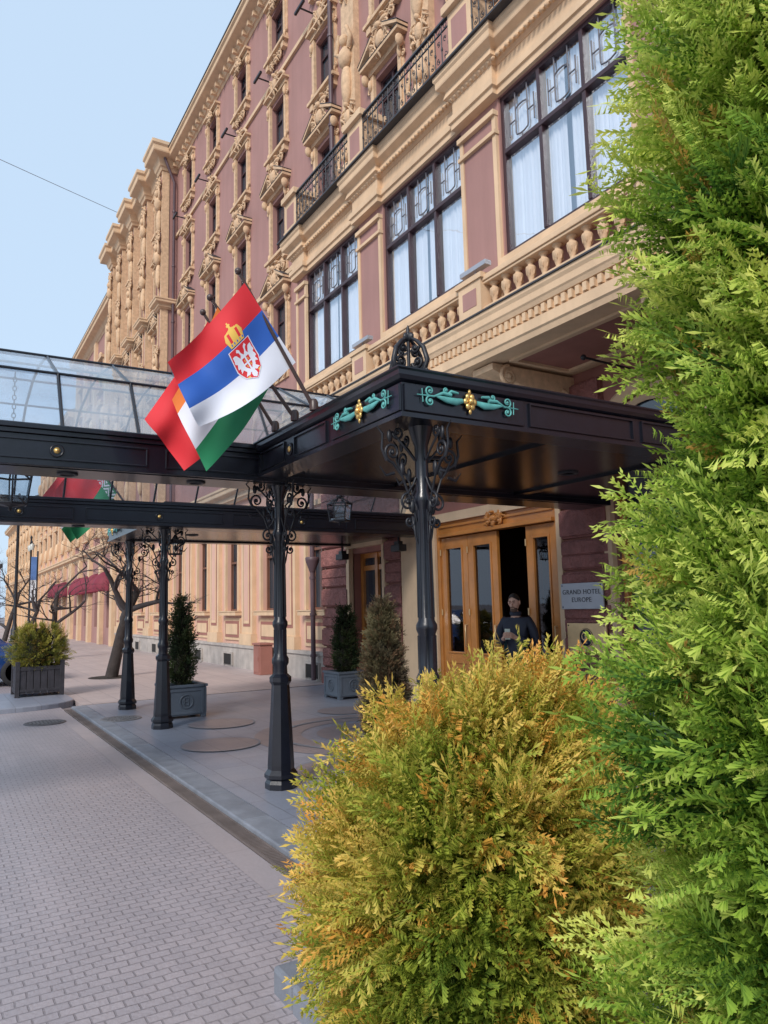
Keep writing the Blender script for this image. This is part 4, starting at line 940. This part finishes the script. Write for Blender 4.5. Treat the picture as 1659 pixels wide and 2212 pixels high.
def bush(name,lab,cat,org,rfun,N_,size,m,tpl,zr,up=.5,camfrac=.0,nscale=3,inner=.72,group=None,outward=1.0,deep=.72,lumpy=.16,grad=0,jit=.33,tilt=0):
    t=thing(name,lab,cat,org,group); ox,oy,oz=org; P=[];D=[];S=[];Q=[];Bz=[]
    cam_a=math.atan2(-oy,-ox)
    def lumpf(a,z): return 1+lumpy*noise.noise(Vector((math.cos(a)*1.6,math.sin(a)*1.6,z*2.6+org[0])))+lumpy*.7*noise.noise(Vector((math.cos(a)*4,math.sin(a)*4,z*7+org[0])))
    def zt(z,a,r): return z*(1+tilt*math.cos(a-AR)*min(1,r/rfun.mx))
    for i in range(N_):
        z=zr[0]+(zr[1]-zr[0])*R.random()
        a=R.gauss(cam_a,1.0) if R.random()<camfrac else R.uniform(0,2*PI)
        rr=rfun(z); 
        if R.random()>(rr/ rfun.mx)**.7: 
            z=zr[0]+(zr[1]-zr[0])*R.random(); rr=rfun(z)
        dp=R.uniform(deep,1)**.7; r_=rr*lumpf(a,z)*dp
        p=(ox+math.cos(a)*r_,oy+math.sin(a)*r_,oz+zt(z,a,r_))
        dz=(rfun(z-.03)-rfun(z+.03))/.06; nz=max(-1.2,min(3,dz))
        d=Vector((math.cos(a)*outward,math.sin(a)*outward,nz*.8*outward)).normalized()+Vector((R.gauss(0,jit),R.gauss(0,jit),R.gauss(0,jit)+up))
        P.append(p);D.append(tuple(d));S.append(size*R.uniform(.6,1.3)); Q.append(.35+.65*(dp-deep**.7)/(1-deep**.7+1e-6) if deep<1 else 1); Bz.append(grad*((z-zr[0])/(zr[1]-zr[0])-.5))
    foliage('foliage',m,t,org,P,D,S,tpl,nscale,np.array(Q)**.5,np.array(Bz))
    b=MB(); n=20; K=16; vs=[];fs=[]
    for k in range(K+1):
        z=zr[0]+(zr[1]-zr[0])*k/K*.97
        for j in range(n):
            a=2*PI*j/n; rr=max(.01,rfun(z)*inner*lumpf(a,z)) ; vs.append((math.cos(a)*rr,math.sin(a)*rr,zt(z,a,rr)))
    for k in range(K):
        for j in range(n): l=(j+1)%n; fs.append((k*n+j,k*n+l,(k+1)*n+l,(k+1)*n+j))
    b.add(vs,fs,True); b.build('dark_core',CORE,t,loc=org,recalc=False)  # closed dark hull standing in for the shaded depth of the bush
    b=MB(); b.tube([(0,0,-.02 if zr[0]<.3 else 0),(0,0,zr[0]+.2)],.03,8); b.build('stem',BARK,t,loc=org)
    return t
def rglobe(z,c=.59,h=.56,r=.50):
    q=abs(z-c)/h
    return r*max(0.02,(1-q**2.2))**.5 if q<1 else .02
rglobe.mx=.50
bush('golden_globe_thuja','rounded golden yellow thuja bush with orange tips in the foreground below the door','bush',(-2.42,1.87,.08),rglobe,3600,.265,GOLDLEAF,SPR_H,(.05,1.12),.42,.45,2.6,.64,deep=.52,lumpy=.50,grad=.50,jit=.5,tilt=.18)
def rtall(z): 
    return max(.03,float(np.interp(z,[0,.6,1.1,1.6,2.2,3.0,3.8,4.4],[.31,.38,.36,.28,.25,.19,.11,.03])))
rtall.mx=.38
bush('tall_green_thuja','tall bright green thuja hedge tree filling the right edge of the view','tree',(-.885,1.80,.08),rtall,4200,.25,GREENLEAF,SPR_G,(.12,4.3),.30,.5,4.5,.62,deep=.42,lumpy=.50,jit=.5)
def planter(x,y,s,h,lab,z0=.05):
    t=thing('square_planter',lab,'planter',(x,y,z0)); b=MB(); a=s/2
    for q in range(4):
        b.T=Matrix.Rotation(PI/2*q,4,'Z'); b.box(-a,a-.03,-a,-a+.03,.04,h-.04); b.box(-a+.02,-a+.06,-a-.012,-a,.06,h-.06); b.box(a-.08,a-.04,-a-.012,-a,.06,h-.06); b.box(-a+.06,a-.08,-a-.012,-a,.06,.10); b.box(-a+.06,a-.08,-a-.012,-a,h-.10,h-.06); b.box(-a-.02,a-.03,-a-.02,-a+.05,h-.038,h); b.box(-a,-a+.08,-a,-a+.08,0,.04)
    b.T=None; b.build('box',GREYP,t,loc=(x,y,z0),bevel=.005)
    b=MB(); b.quad((-a+.03,-a+.03,h-.06),(a-.03,-a+.03,h-.06),(a-.03,a-.03,h-.06),(-a+.03,a-.03,h-.06)); b.build('soil',SOIL,t,loc=(x,y,z0),recalc=False)
    b=MB()
    for q in range(2):
        b.T=Matrix.Rotation(PI/2*q,4,'Z')@Matrix.Translation((0,-a-.006,h*.5)); b.tube([(.1*math.cos(2*PI*k/20),0,.1*math.sin(2*PI*k/20)) for k in range(20)],.010,5,close=True); b.tube([(-.03,0,-.06),(-.03,0,.06)],.008,5); b.tube([(.03,0,-.06),(.03,0,.06)],.008,5); b.tube([(-.03,0,0),(.03,0,0)],.008,5); b.tube([(.055*math.cos(1+k*.45),0,.055*math.sin(1+k*.45)) for k in range(10)],.008,5)
    b.T=None; b.build('emblem',GREYP,t,loc=(x,y,z0)); return t
def cone(h,r):
    f=lambda z: max(.02,r*math.sin(min(1,(max(z,0)+.12)/(h*.35))*PI/2)*(1-(max(z,0)/h)**2.2)**.8) if z<h else .02
    f.mx=r; return f
planter(-11.8,3.35,.62,.5,'grey metal square planter with ring monogram beside the second canopy column')
bush('cone_conifer','dark green cone conifer in the grey planter beside the second canopy column','conifer',(-11.8,3.35,.5),cone(1.38,.17),900,.11,DARKLEAF,SPR_L,(.02,1.36),.8,0,6,.85)
planter(-12.1,6.45,.6,.48,'grey metal square planter with ring monogram against the rusticated wall')
bush('cone_conifer','dark green cone conifer in the grey planter against the rusticated wall','conifer',(-12.1,6.45,.48),cone(1.2,.19),900,.11,DARKLEAF,SPR_L,(.02,1.18),.8,0,6,.85)
planter(-5.5,3.3,.55,.48,'grey square planter mostly hidden behind the golden bush')
bush('cone_conifer','browned cone conifer between the near columns, rising behind the golden bush','conifer',(-5.5,3.3,.48),cone(1.27,.17),2000,.085,BROWNLEAF,SPR_M,(.02,1.24),.8,.3,6,.85)
px_,py_=-16.5,1.8
t=thing('wooden_planter','black slatted wooden planter box with corner posts on the paved island','planter',(px_,py_,.09)); b=MB(); a=.42
for q in range(4):
    b.T=Matrix.Rotation(PI/2*q,4,'Z')
    for k in range(6): b.box(-a+.06+k*.125,-a+.06+k*.125+.115,-a,-a+.03,.06,.58)
    b.box(-a-.02,-a+.06,-a-.02,-a+.06,0,.68); b.box(-a,a,-a-.01,-a,.1,.15); b.box(-a,a,-a-.01,-a,.5,.55)
b.T=None; b.build('box',BWOOD,t,loc=(px_,py_,.09),bevel=.006); b=MB(); b.quad((-.4,-.4,.53),(.4,-.4,.53),(.4,.4,.53),(-.4,.4,.53)); b.build('soil',SOIL,t,loc=(px_,py_,.09),recalc=False)
def rsh(z): return .50*max(.03,1-((z-.38)/.46)**2)**.5 if abs(z-.38)<.46 else .03
rsh.mx=.50
bush('planted_shrub','yellow green loose shrub growing in the black wooden planter','shrub',(px_,py_,.62),rsh,1300,.12,SHRUBLEAF,SPR_M,(.0,.80),.5,.2,4,.5,lumpy=.4,deep=.5)
# ---------------------------------------------------------------- bare trees
def bare(seed,h0,r0,lim=5,spread=.6):
    r=random.Random(seed); tr=MB(); cr=MB()
    def grow(p,d,L_,rad,lv):
        pts=[p];rs=[rad];K=4 if lv<3 else 3; q=p.copy(); dd=d.copy()
        for k in range(K):
            dd=(dd+Vector((r.gauss(0,.13),r.gauss(0,.13),r.gauss(.02,.08)))).normalized(); q=q+dd*L_/K; pts.append(q.copy()); rs.append(rad*(1-.42*(k+1)/K))
        (tr if lv==0 else cr).tube(pts,rs,8 if lv==0 else (6 if lv<3 else 3))
        if lv>=lim: return
        nb=4 if lv==0 else r.choice((2,3,3))
        for j in range(nb):
            f=1 if j==0 else r.uniform(.45,1); i=min(K,int(f*K)); base=pts[i]
            ax=Vector((r.gauss(0,1),r.gauss(0,1),r.gauss(.1,.35))).normalized()
            nd=(dd*(1-spread*.7)+ax*spread*(1.2 if lv==0 else 1)).normalized(); 
            if nd.z<-.1: nd.z=abs(nd.z)*.3
            grow(base.copy(),nd,L_*r.uniform(.55,.8)*(.75 if lv==0 else 1),rs[i]*.72,lv+1)
    grow(Vector((0,0,0)),Vector((.04,.02,1)),h0,r0,0)
    return tr,cr
TW=mat('twigs',(.05,.04,.04),.9,var=.3,bump=0)
def put_tree(seed,x,y,h0,r0,lab,lim=5,group=None,spread=.6):
    t=thing('street_tree',lab,'tree',(x,y,.06),group); a,c_=bare(seed,h0,r0,lim,spread); a.build('trunk',BARK,t,loc=(x,y,.06)); c_.build('crown',TW,t,loc=(x,y,.06)); return t
put_tree(3,-19.7,3.84,2.3,.16,'bare street tree with dark forked trunk standing on the pavement beyond the canopy',6,spread=.66)
b=MB(); ring(b,-19.7,3.84,.14,.55,.066); o=b.build('tree_pit',SOIL,recalc=False); o['kind']='structure'
t1=put_tree(11,-29,3.7,2.4,.12,'slim bare street tree second along the pavement',5)
t2=put_tree(12,-37,3.6,2.4,.12,'slim bare street tree third along the pavement, before the maroon awnings',5)
t3=put_tree(13,-48,3.4,3.0,.15,'far bare street tree near the tall lamp post',5)
for x,y,lab in ((-60,3.2,'distant bare street tree beyond the tall lamp post'),(-74,3.0,'very distant bare street tree, fifth in the row'),(-90,4.6,'small hazy bare tree near the end of the street'),(-105,6.6,'tiny bare tree at the left edge by the closing building')):
    c_=copy_tree(t3,None,(x,y,.06)); c_['label']=lab; c_.rotation_euler.z=x
# ---------------------------------------------------------------- far buildings
def farb(name,x0,x1,zt,wallm,lab,y=YF,rows_=4,awn=()):
    t=thing(name,lab,'building',((x0+x1)/2,y,0)); b=MB(); hs=[]; n=max(2,int((x1-x0)/2.8)); ws=[]
    for i in range(n):
        xc=x0+(x1-x0)*(i+.5)/n
        for r_ in range(rows_):
            zc=6.6+r_*(zt-7)/rows_; hs.append((xc-.5,xc+.5,zc-.8,zc+.8)); ws.append((xc,zc))
        hs.append((xc-.6,xc+.6,.9,3.7)); 
    wall_holes(b,x0,x1,0,zt-.6,y,hs,.25); b.quad((x1,y,0),(x1,y+8,0),(x1,y+8,zt),(x1,y,zt)); b.quad((x0,y,0),(x0,y+8,0),(x0,y+8,zt),(x0,y,zt)); b.build('wall',wallm,t,recalc=False)
    for z0,z1,of in ((zt-.7,zt,.6),(4.6,5.1,.35)): b=MB(); cornice(b,[(x0,y),(x1,y)],z0,z1,of); b.build('cornice',CREAM,t)
    for i in range(n+1):
        xp=x0+(x1-x0)*i/n; xp=min(max(xp,x0+.3),x1-.3); b=MB(); b.box(xp-.28,xp+.28,y-.2,y,0,4.6); b.box(xp-.24,xp+.24,y-.16,y,4.602,zt-.7)
        for z in (6,9,12): 
            if z<zt-2: b.blob((xp,y-.22,z),(.22,.15,.5),7,5)
        b.build('pilaster',CREAM,t)
    b=MB(); b.xprism([(y-.6,zt+.002),(y-.6,zt+.08),(y+3,zt+1.4),(y+8,zt+1.4),(y+8,zt+.002)],x0,x1); b.build('roof',LEAD,t)
    wp=None
    for xc,zc in ws:
        if wp is None:
            b=MB(); 
            for s in (-1,1): b.box(s*.5,s*.62,-.08,.02,-.85,.9)
            b.box(-.7,.7,-.2,.02,.902,1.05); b.box(-.7,.7,-.18,.02,-.95,-.852); b.blob((0,-.1,1.15),(.3,.12,.2),8,5); wp=b.build('window',CREAM2,t,loc=(xc,y,zc))
            b=MB(); b.quad((-.5,.18,-.8),(.5,.18,-.8),(.5,.18,.8),(-.5,.18,.8)); b.build('pane',GLASSB,wp,loc=(xc,y,zc),recalc=False)
        else: copy_tree(wp,t,(xc,y,zc))
    for i in range(n):
        xc=x0+(x1-x0)*(i+.5)/n; b=MB(); b.quad((xc-.6,y+.2,.9),(xc+.6,y+.2,.9),(xc+.6,y+.2,3.7),(xc-.6,y+.2,3.7)); b.build('shop_window',GLASSB,t,recalc=False)
    for xc in awn:
        b=MB(); n=14;K=6; vs=[];fs=[]
        for k in range(K+1):
            ph=PI/2*k/K
            for j in range(n+1):
                a=PI+PI*j/n; rr=.75*math.cos(ph)*(1+.02*(j%2)); vs.append((xc+rr*math.cos(a)*.95,y-.05+rr*math.sin(a)*1.0,2.9+.8*math.sin(ph)))
        fs=[(k*(n+1)+j,k*(n+1)+j+1,(k+1)*(n+1)+j+1,(k+1)*(n+1)+j) for k in range(K) for j in range(n)]; b.add(vs,fs,True)
        b.add([(v[0],v[1],v[2]-.2) for v in vs[:n+1]]+vs[:n+1],[(j,j+1,n+2+j,n+1+j) for j in range(n)]); b.build('awning',AWN,t,recalc=False)
    return t
farb('corner_building',-50,-36.75,17.7,PINK,'next pink and cream building beyond the hotel with maroon domed awnings',awn=(-38.4,-41,-43.6,-46.2))
farb('terrace_building',-68,-50.1,14.6,SALMON,'salmon terrace building farther along the street with maroon awnings',rows_=3,awn=(-52.5,-55.4))
farb('terrace_building',-100,-68.1,11.5,CREAM,'low cream building at the far end of the pavement',rows_=2)
t=thing('closing_building','pale building closing the street at the left edge','building',(-140,0,0)); b=MB(); b.box(-150,-140,-30,9,0,9.5); b.build('wall',CREAM,t); b=MB(); b.box(-150.3,-139.6,-30.3,9.3,9.502,10.1); b.build('roof',LEAD,t)
for i in range(10):
    for z in (2,5.2): b=MB(); b.box(-140.03,-139.98,-28+3.6*i,-26.6+3.6*i,z,z+2); b.build('window',GLASSB,t)
LG=mat('lamp glass',(.5,.5,.45),.3,bump=0)
def lamp(x,y,lab):
    t=thing('street_lamp',lab,'street lamp',(x,y,.06)); b=MB(); b.lathe([(.22,0),(.22,.3),(.15,.4),(.14,1.0),(.1,1.1),(.07,1.3),(.05,6.3),(.08,6.35),(.03,6.5)],n=10); b.build('post',IRON,t,loc=(x,y,.06))
    b=MB()
    for s in (-1,1): b.tube([(0,0,5.9),(s*.3,0,6.15),(s*.55,0,6.1),(s*.6,0,5.95)],.03,6)
    b.build('arm',IRON,t,loc=(x,y,.06))
    for s in (-1,1): b=MB(); b.lathe([(.1,5.55),(.16,5.85),(.05,5.95)],(s*.6,0,0),8); b.build('lantern',LG,t,loc=(x,y,.06))
lamp(-51,4.95,'tall dark street lamp with two lanterns at the far left of the pavement'); lamp(-33,2.7,'dark street lamp by the far kerb, nearer than the banner stand')
t=thing('banner_stand','narrow white and blue banner panels on a thin post on the far pavement','banner',(-42,4.4,.06)); b=MB(); b.tube([(-42,4.4,.06),(-42,4.4,4.9)],.04,8); b.build('post',IRON,t)
b=MB(); b.box(-42.04,-41.96,4.1,4.36,2.3,3.4); b.m=1; b.box(-42.04,-41.96,4.1,4.36,3.402,4.6); b.build('panel',[mat('white sign',(.7,.72,.75),.5,bump=0),mat('blue sign',(.1,.2,.45),.5,bump=0)],t)
t=thing('utility_box','brown red metal utility box standing on the pavement against the plinth','utility box',(-17.5,7.0,.06)); b=MB(); b.box(-17.75,-17.3,6.85,7.18,.06,.78); b.build('body',TERRAP,t,bevel=.01); b=MB(); b.box(-17.78,-17.27,6.82,7.19,.782,.83); b.build('lid',TERRAP,t,bevel=.01); b=MB(); b.box(-17.70,-17.35,6.835,6.849,.12,.74); b.box(-17.40,-17.38,6.82,6.835,.4,.5); b.build('door',TERRAP,t)
b=MB(); P0=Vector((-33,6.6,19.6)); P1=at_x(0,335,-30.3); P2=P0+(P1-P0)*4.5
b.tube([P0.lerp(P2,k/30)-Vector((0,0,.9*math.sin(PI*k/30)*.3)) for k in range(31)],.012,5); tag(b.build('overhead_cable',TRAC),'thin dark overhead cable crossing the sky from the far hotel pavilion','cable')
# ---------------------------------------------------------------- car
def car():
    t=thing('parked_car','dark blue parked car, side and front wheel showing at the left edge','car',(0,0,0))
    CB=mat('blue car paint',(.02,.07,.25),.25,.4,var=.05,bump=0,coat=1); TY=mat('tyre',(.015,.015,.016),.8,bump=0); HL=mat('headlight',(.7,.7,.72),.1,bump=0)
    st=[(-2.2,.45,.75,.78,.70,.60),(-2.12,.30,.92,.95,.86,.75),(-1.7,.22,.98,1.04,.90,.72),(-1.2,.22,.99,1.38,.91,.66),(-.6,.22,.98,1.47,.91,.62),(.2,.22,.96,1.47,.91,.62),(.75,.22,.95,1.32,.91,.66),(1.15,.22,.94,1.02,.90,.72),(1.75,.24,.88,.92,.88,.70),(2.1,.30,.74,.78,.80,.66),(2.2,.40,.62,.66,.68,.6)]
    b=MB(); vs=[];fs=[]
    for x,zb,zm,zt,wm,wt in st: vs+=[(x,-wm*.93,zb),(x,-wm,zb+.25),(x,-wm*.985,zm),(x,-wt,zt),(x,-wt*.5,zt+.02),(x,wt*.5,zt+.02),(x,wt,zt),(x,wm*.985,zm),(x,wm,zb+.25),(x,wm*.93,zb)]
    n=10
    for i in range(len(st)-1):
        for k in range(n): l=(k+1)%n; fs.append((i*n+k,i*n+l,(i+1)*n+l,(i+1)*n+k))
    fs+=[tuple(range(n-1,-1,-1)),tuple((len(st)-1)*n+k for k in range(n))]; b.add(vs,fs,True); b.build('body',CB,t,loc=(0,0,0),bevel=0)
    for s in (-1,1):
        b=MB()
        for a,c_ in (((-1.45,1.02,.895),(-.62,1.40,.665)),((-.5,1.02,.90),(.25,1.41,.66))):
            y0=s*(a[2]+.006); y1=s*(c_[2]+.02); b.quad((a[0],y0,a[1]),(c_[0]+.0,y0,a[1]),(c_[0],y1,c_[1]),(a[0]+.35,y1,c_[1]))
        b.quad((.32,s*.905,1.0),(1.0,s*.90,1.0),(.72,s*.70,1.30),(.32,s*.68,1.41)); b.build('side_windows',GLASSB,t,loc=(0,0,0),recalc=False)
    b=MB(); b.quad((1.17,-.68,1.04),(1.17,.68,1.04),(.60,.58,1.40),(.60,-.58,1.40)); b.build('windscreen',GLASSB,t,loc=(0,0,0),recalc=False)
    for x in (-1.35,1.38):
        for s in (-1,1):
            b=MB(); b.T=Matrix.Translation((x,s*.84,.33))@Matrix.Rotation(PI/2*(-s),4,'X'); b.lathe([(.2,-.1),(.31,-.1),(.33,-.06),(.33,.06),(.31,.1),(.22,.1)],n=28); wl=b.build('wheel',TY,t,loc=(0,0,0))
            b=MB(); b.T=Matrix.Translation((x,s*.84,.33))@Matrix.Rotation(PI/2*(-s),4,'X'); b.lathe([(.23,.10),(.21,.07),(.20,.03)],n=24)
            for k in range(10):
                a=2*PI*k/10; b.tube([(.04*math.cos(a),.04*math.sin(a),.09),(.21*math.cos(a+.1),.21*math.sin(a+.1),.08)],.014,5)
            b.lathe([(.05,.06),(.05,.1),(0,.105)],n=12); b.build('rim',STEEL,wl,loc=(0,0,0))
    for s in (-1,1):
        b=MB(); b.blob((2.08,s*.62,.66),(.12,.16,.07),10,6); b.build('headlight',HL,t,loc=(0,0,0))
        b=MB(); b.blob((.75,s*1.0,1.02),(.07,.1,.06),8,6); b.build('mirror',CB,t,loc=(0,0,0))
    return t
cr=car(); cr.location=(-20.6,.3,0); cr.rotation_euler.z=PI/2
# ---------------------------------------------------------------- people
def skinmesh(V,E,Rr,sub=2):
    me=bpy.data.meshes.new('s'); me.from_pydata(V,E,[]); o=bpy.data.objects.new('s',me); C.objects.link(o); md=o.modifiers.new('Skin','SKIN'); md.use_smooth_shade=True
    for i,r in enumerate(Rr): me.skin_vertices[0].data[i].radius=r if isinstance(r,tuple) else (r,r); me.skin_vertices[0].data[i].use_root=(i==0)
    s=o.modifiers.new('S','SUBSURF'); s.levels=sub; s.render_levels=sub
    dg=bpy.context.evaluated_depsgraph_get(); m2=bpy.data.meshes.new_from_object(o.evaluated_get(dg)); bpy.data.objects.remove(o); return m2
def addmesh(name,me,m,parent):
    me.materials.clear(); me.materials.append(m); o=bpy.data.objects.new(name,me); C.objects.link(o); put(o,parent,(0,0,0)); return o
BEARD=mat('short beard',(.11,.065,.045),.8)
def person(lab,pos,rot,top,hairlong=False,phone=True,beard=True,scale=1):
    t=thing('person',lab,'person',(0,0,0))
    V=[(0,0,.92),(0,.0,1.1),(0,.0,1.28),(0,.0,1.42),(0,-.02,1.49),(0,-.04,1.54)]; Rr=[(.14,.10),(.13,.09),(.16,.105),(.09,.07),.055,.052]; E=[(0,1),(1,2),(2,3),(3,4),(4,5)]
    def ch(root,pts,rs):
        p=root
        for q,r in zip(pts,rs): V.append(q); Rr.append(r); E.append((p,len(V)-1)); p=len(V)-1
        return p
    ends=[]
    for s in (-1,1):
        e=ch(2,[(s*.17,.01,1.39),(s*.225,.0,1.27),(s*.25,.01,1.10),(s*.20,-.10,1.10),(s*.09,-.25,1.16)],[.06,.052,.043,.038,.028]); ends.append(e)
    for s in (-1,1): ch(0,[(s*.09,0,.84),(s*.10,-.01,.48),(s*.11,.02,.10),(s*.12,-.12,.04)],[.085,.058,.042,.036])
    for i,s in enumerate((-1,1)):
        pe=ch(ends[i],[(s*.055,-.30,1.185),(s*.04,-.335,1.20)],[.030,.030])
        for k in range(4):
            zz=1.175+.02*k; ch(pe,[(s*.045,-.365,zz),(s*.01,-.385,zz+.005),(s*-.012+.0,-.365,zz+.01)],[.0095,.009,.008])
        ch(ends[i]+0,[(s*.045,-.29,1.225),(s*.02,-.325,1.245)],[.012,.009])
    body=skinmesh(V,E,Rr,2)
    hb=MB(); Th=Matrix.Translation((0,-.05,1.635))@Matrix.Rotation(math.radians(13),4,'X'); hb.T=Th
    n,m=24,18; vs=[];fs=[]
    for i in range(m+1):
        ph=PI*i/m; z=math.cos(ph); 
        for k in range(n):
            a=2*PI*k/n; x=math.sin(ph)*math.cos(a); y=math.sin(ph)*math.sin(a); wz=1-.28*max(0,-z)
            yy=y*.098*(1-.1*max(0,-z)); 
            if y<0: yy*=.93
            if y<-.3 and abs(x)<.5 and .0<z<.25: yy*=.96
            vs.append((x*.077*wz,yy,z*.122))
    for i in range(m):
        for k in range(n): l=(k+1)%n; fs.append((i*n+k,(i+1)*n+k,(i+1)*n+l,i*n+l))
    hb.add(vs,fs,True)
    hb.tube([(0,-.088,.03),(0,-.104,.0),(0,-.112,-.018),(0,-.095,-.028)],[.008,.011,.014,.010],8)
    for s in (-1,1): hb.blob((s*.079,.005,.0),(.010,.02,.032),8,6); hb.tube([(s*.012,-.09,.036),(s*.045,-.083,.038)],.008,5)
    hb.tube([(-.025,-.088,-.055),(0,-.095,-.053),(.025,-.088,-.055)],.006,6)
    bm=bmesh.new(); bm.from_mesh(body); vv=[bm.verts.new(p) for p in hb.v]
    for f in hb.f:
        try: q=bm.faces.new([vv[i] for i in f]); q.smooth=True
        except ValueError: pass
    bm.to_mesh(body); bm.free(); bo=addmesh('body',body,SKIN,t)
    b=MB(); b.T=Th
    for s in (-1,1): b.blob((s*.03,-.090,.018),(.012,.006,.006),8,5); b.tube([(s*.014,-.094,.042),(s*.048,-.086,.043)],.005,5)
    b.build('eyes',HAIR,bo,loc=(0,0,0))
    JV=[(0,0,.86),(0,0,1.0),(0,0,1.12),(0,.0,1.29),(0,.0,1.41),(0,-.01,1.46)]; JR=[(.175,.135),(.165,.125),(.155,.12),(.185,.13),(.11,.09),(.075,.07)]; JE=[(0,1),(1,2),(2,3),(3,4),(4,5)]
    for s in (-1,1):
        p=3
        for q,r in zip([(s*.175,.01,1.385),(s*.235,.0,1.27),(s*.26,.01,1.09),(s*.20,-.11,1.095),(s*.105,-.23,1.15)],[.075,.07,.062,.056,.045]): JV.append(q);JR.append(r);JE.append((p,len(JV)-1)); p=len(JV)-1
    addmesh('jacket',skinmesh(JV,JE,JR,2),top,t)
    b=MB(); b.lathe([(.075,0),(.082,.03),(.078,.06),(.07,.055),(.068,.0)],(0,-.012,1.455),16); b.build('collar',top,t,loc=(0,0,0))
    TV=[(0,0,.90)];TR=[(.15,.11)];TE=[]
    for s in (-1,1):
        p=0
        for q,r in zip([(s*.095,0,.82),(s*.105,-.01,.48),(s*.115,.02,.12)],[.10,.075,.06]): TV.append(q);TR.append(r);TE.append((p,len(TV)-1)); p=len(TV)-1
    addmesh('trousers',skinmesh(TV,TE,TR,2),TROUS,t)
    for s in (-1,1): b=MB(); b.blob((s*.12,-.05,.045),(.05,.14,.05),12,8); b.build('shoe',HAIR,t,loc=(0,0,0))
    b=MB(); b.T=Th; vs=[];fs=[];n,m=24,9
    for i in range(m+1):
        for k in range(n):
            a=2*PI*k/n; back=(.5+.5*math.sin(a))**.8; lim=.80+1.2*back; ph=lim*i/m+.0
            x=math.sin(ph)*math.cos(a); y=math.sin(ph)*math.sin(a); vs.append((x*.082,y*.103+.003,math.cos(ph)*.129+.002))
    for i in range(m):
        for k in range(n): l=(k+1)%n; fs.append((i*n+k,(i+1)*n+k,(i+1)*n+l,i*n+l))
    b.add(vs,fs,True)
    if hairlong: b.blob((0,.05,-.06),(.08,.06,.15),12,8)
    b.build('hair',HAIR,t,loc=(0,0,0))
    if beard: b=MB(); b.T=Th; b.blob((0,-.045,-.085),(.052,.047,.042),14,8); b.tube([(-.03,-.088,-.045),(0,-.096,-.042),(.03,-.088,-.045)],.006,6); b.build('beard',BEARD,t,loc=(0,0,0))
    t.location=pos; t.rotation_euler.z=rot; t.scale=(scale,)*3; return t
man=person('man in a dark navy jacket looking down at a phone in the open doorway',(-7.84,6.85,.05),math.radians(28),JACKET,scale=1.0)
b=MB(); b.box(-.038,.038,-.352,-.343,1.15,1.29); ph=b.build('mobile_phone',PHONE,None,loc=(0,0,0),bevel=.003); tag(ph,'pale mobile phone held in both hands by the man in the doorway','phone'); ph.location=man.location; ph.rotation_euler=man.rotation_euler; ph.scale=man.scale
person('person in a light blue top standing inside behind the open door leaf',(-9.30,7.85,.05),math.radians(-60),CYANC,True,False,False,.93)
print('done',len(bpy.data.objects))
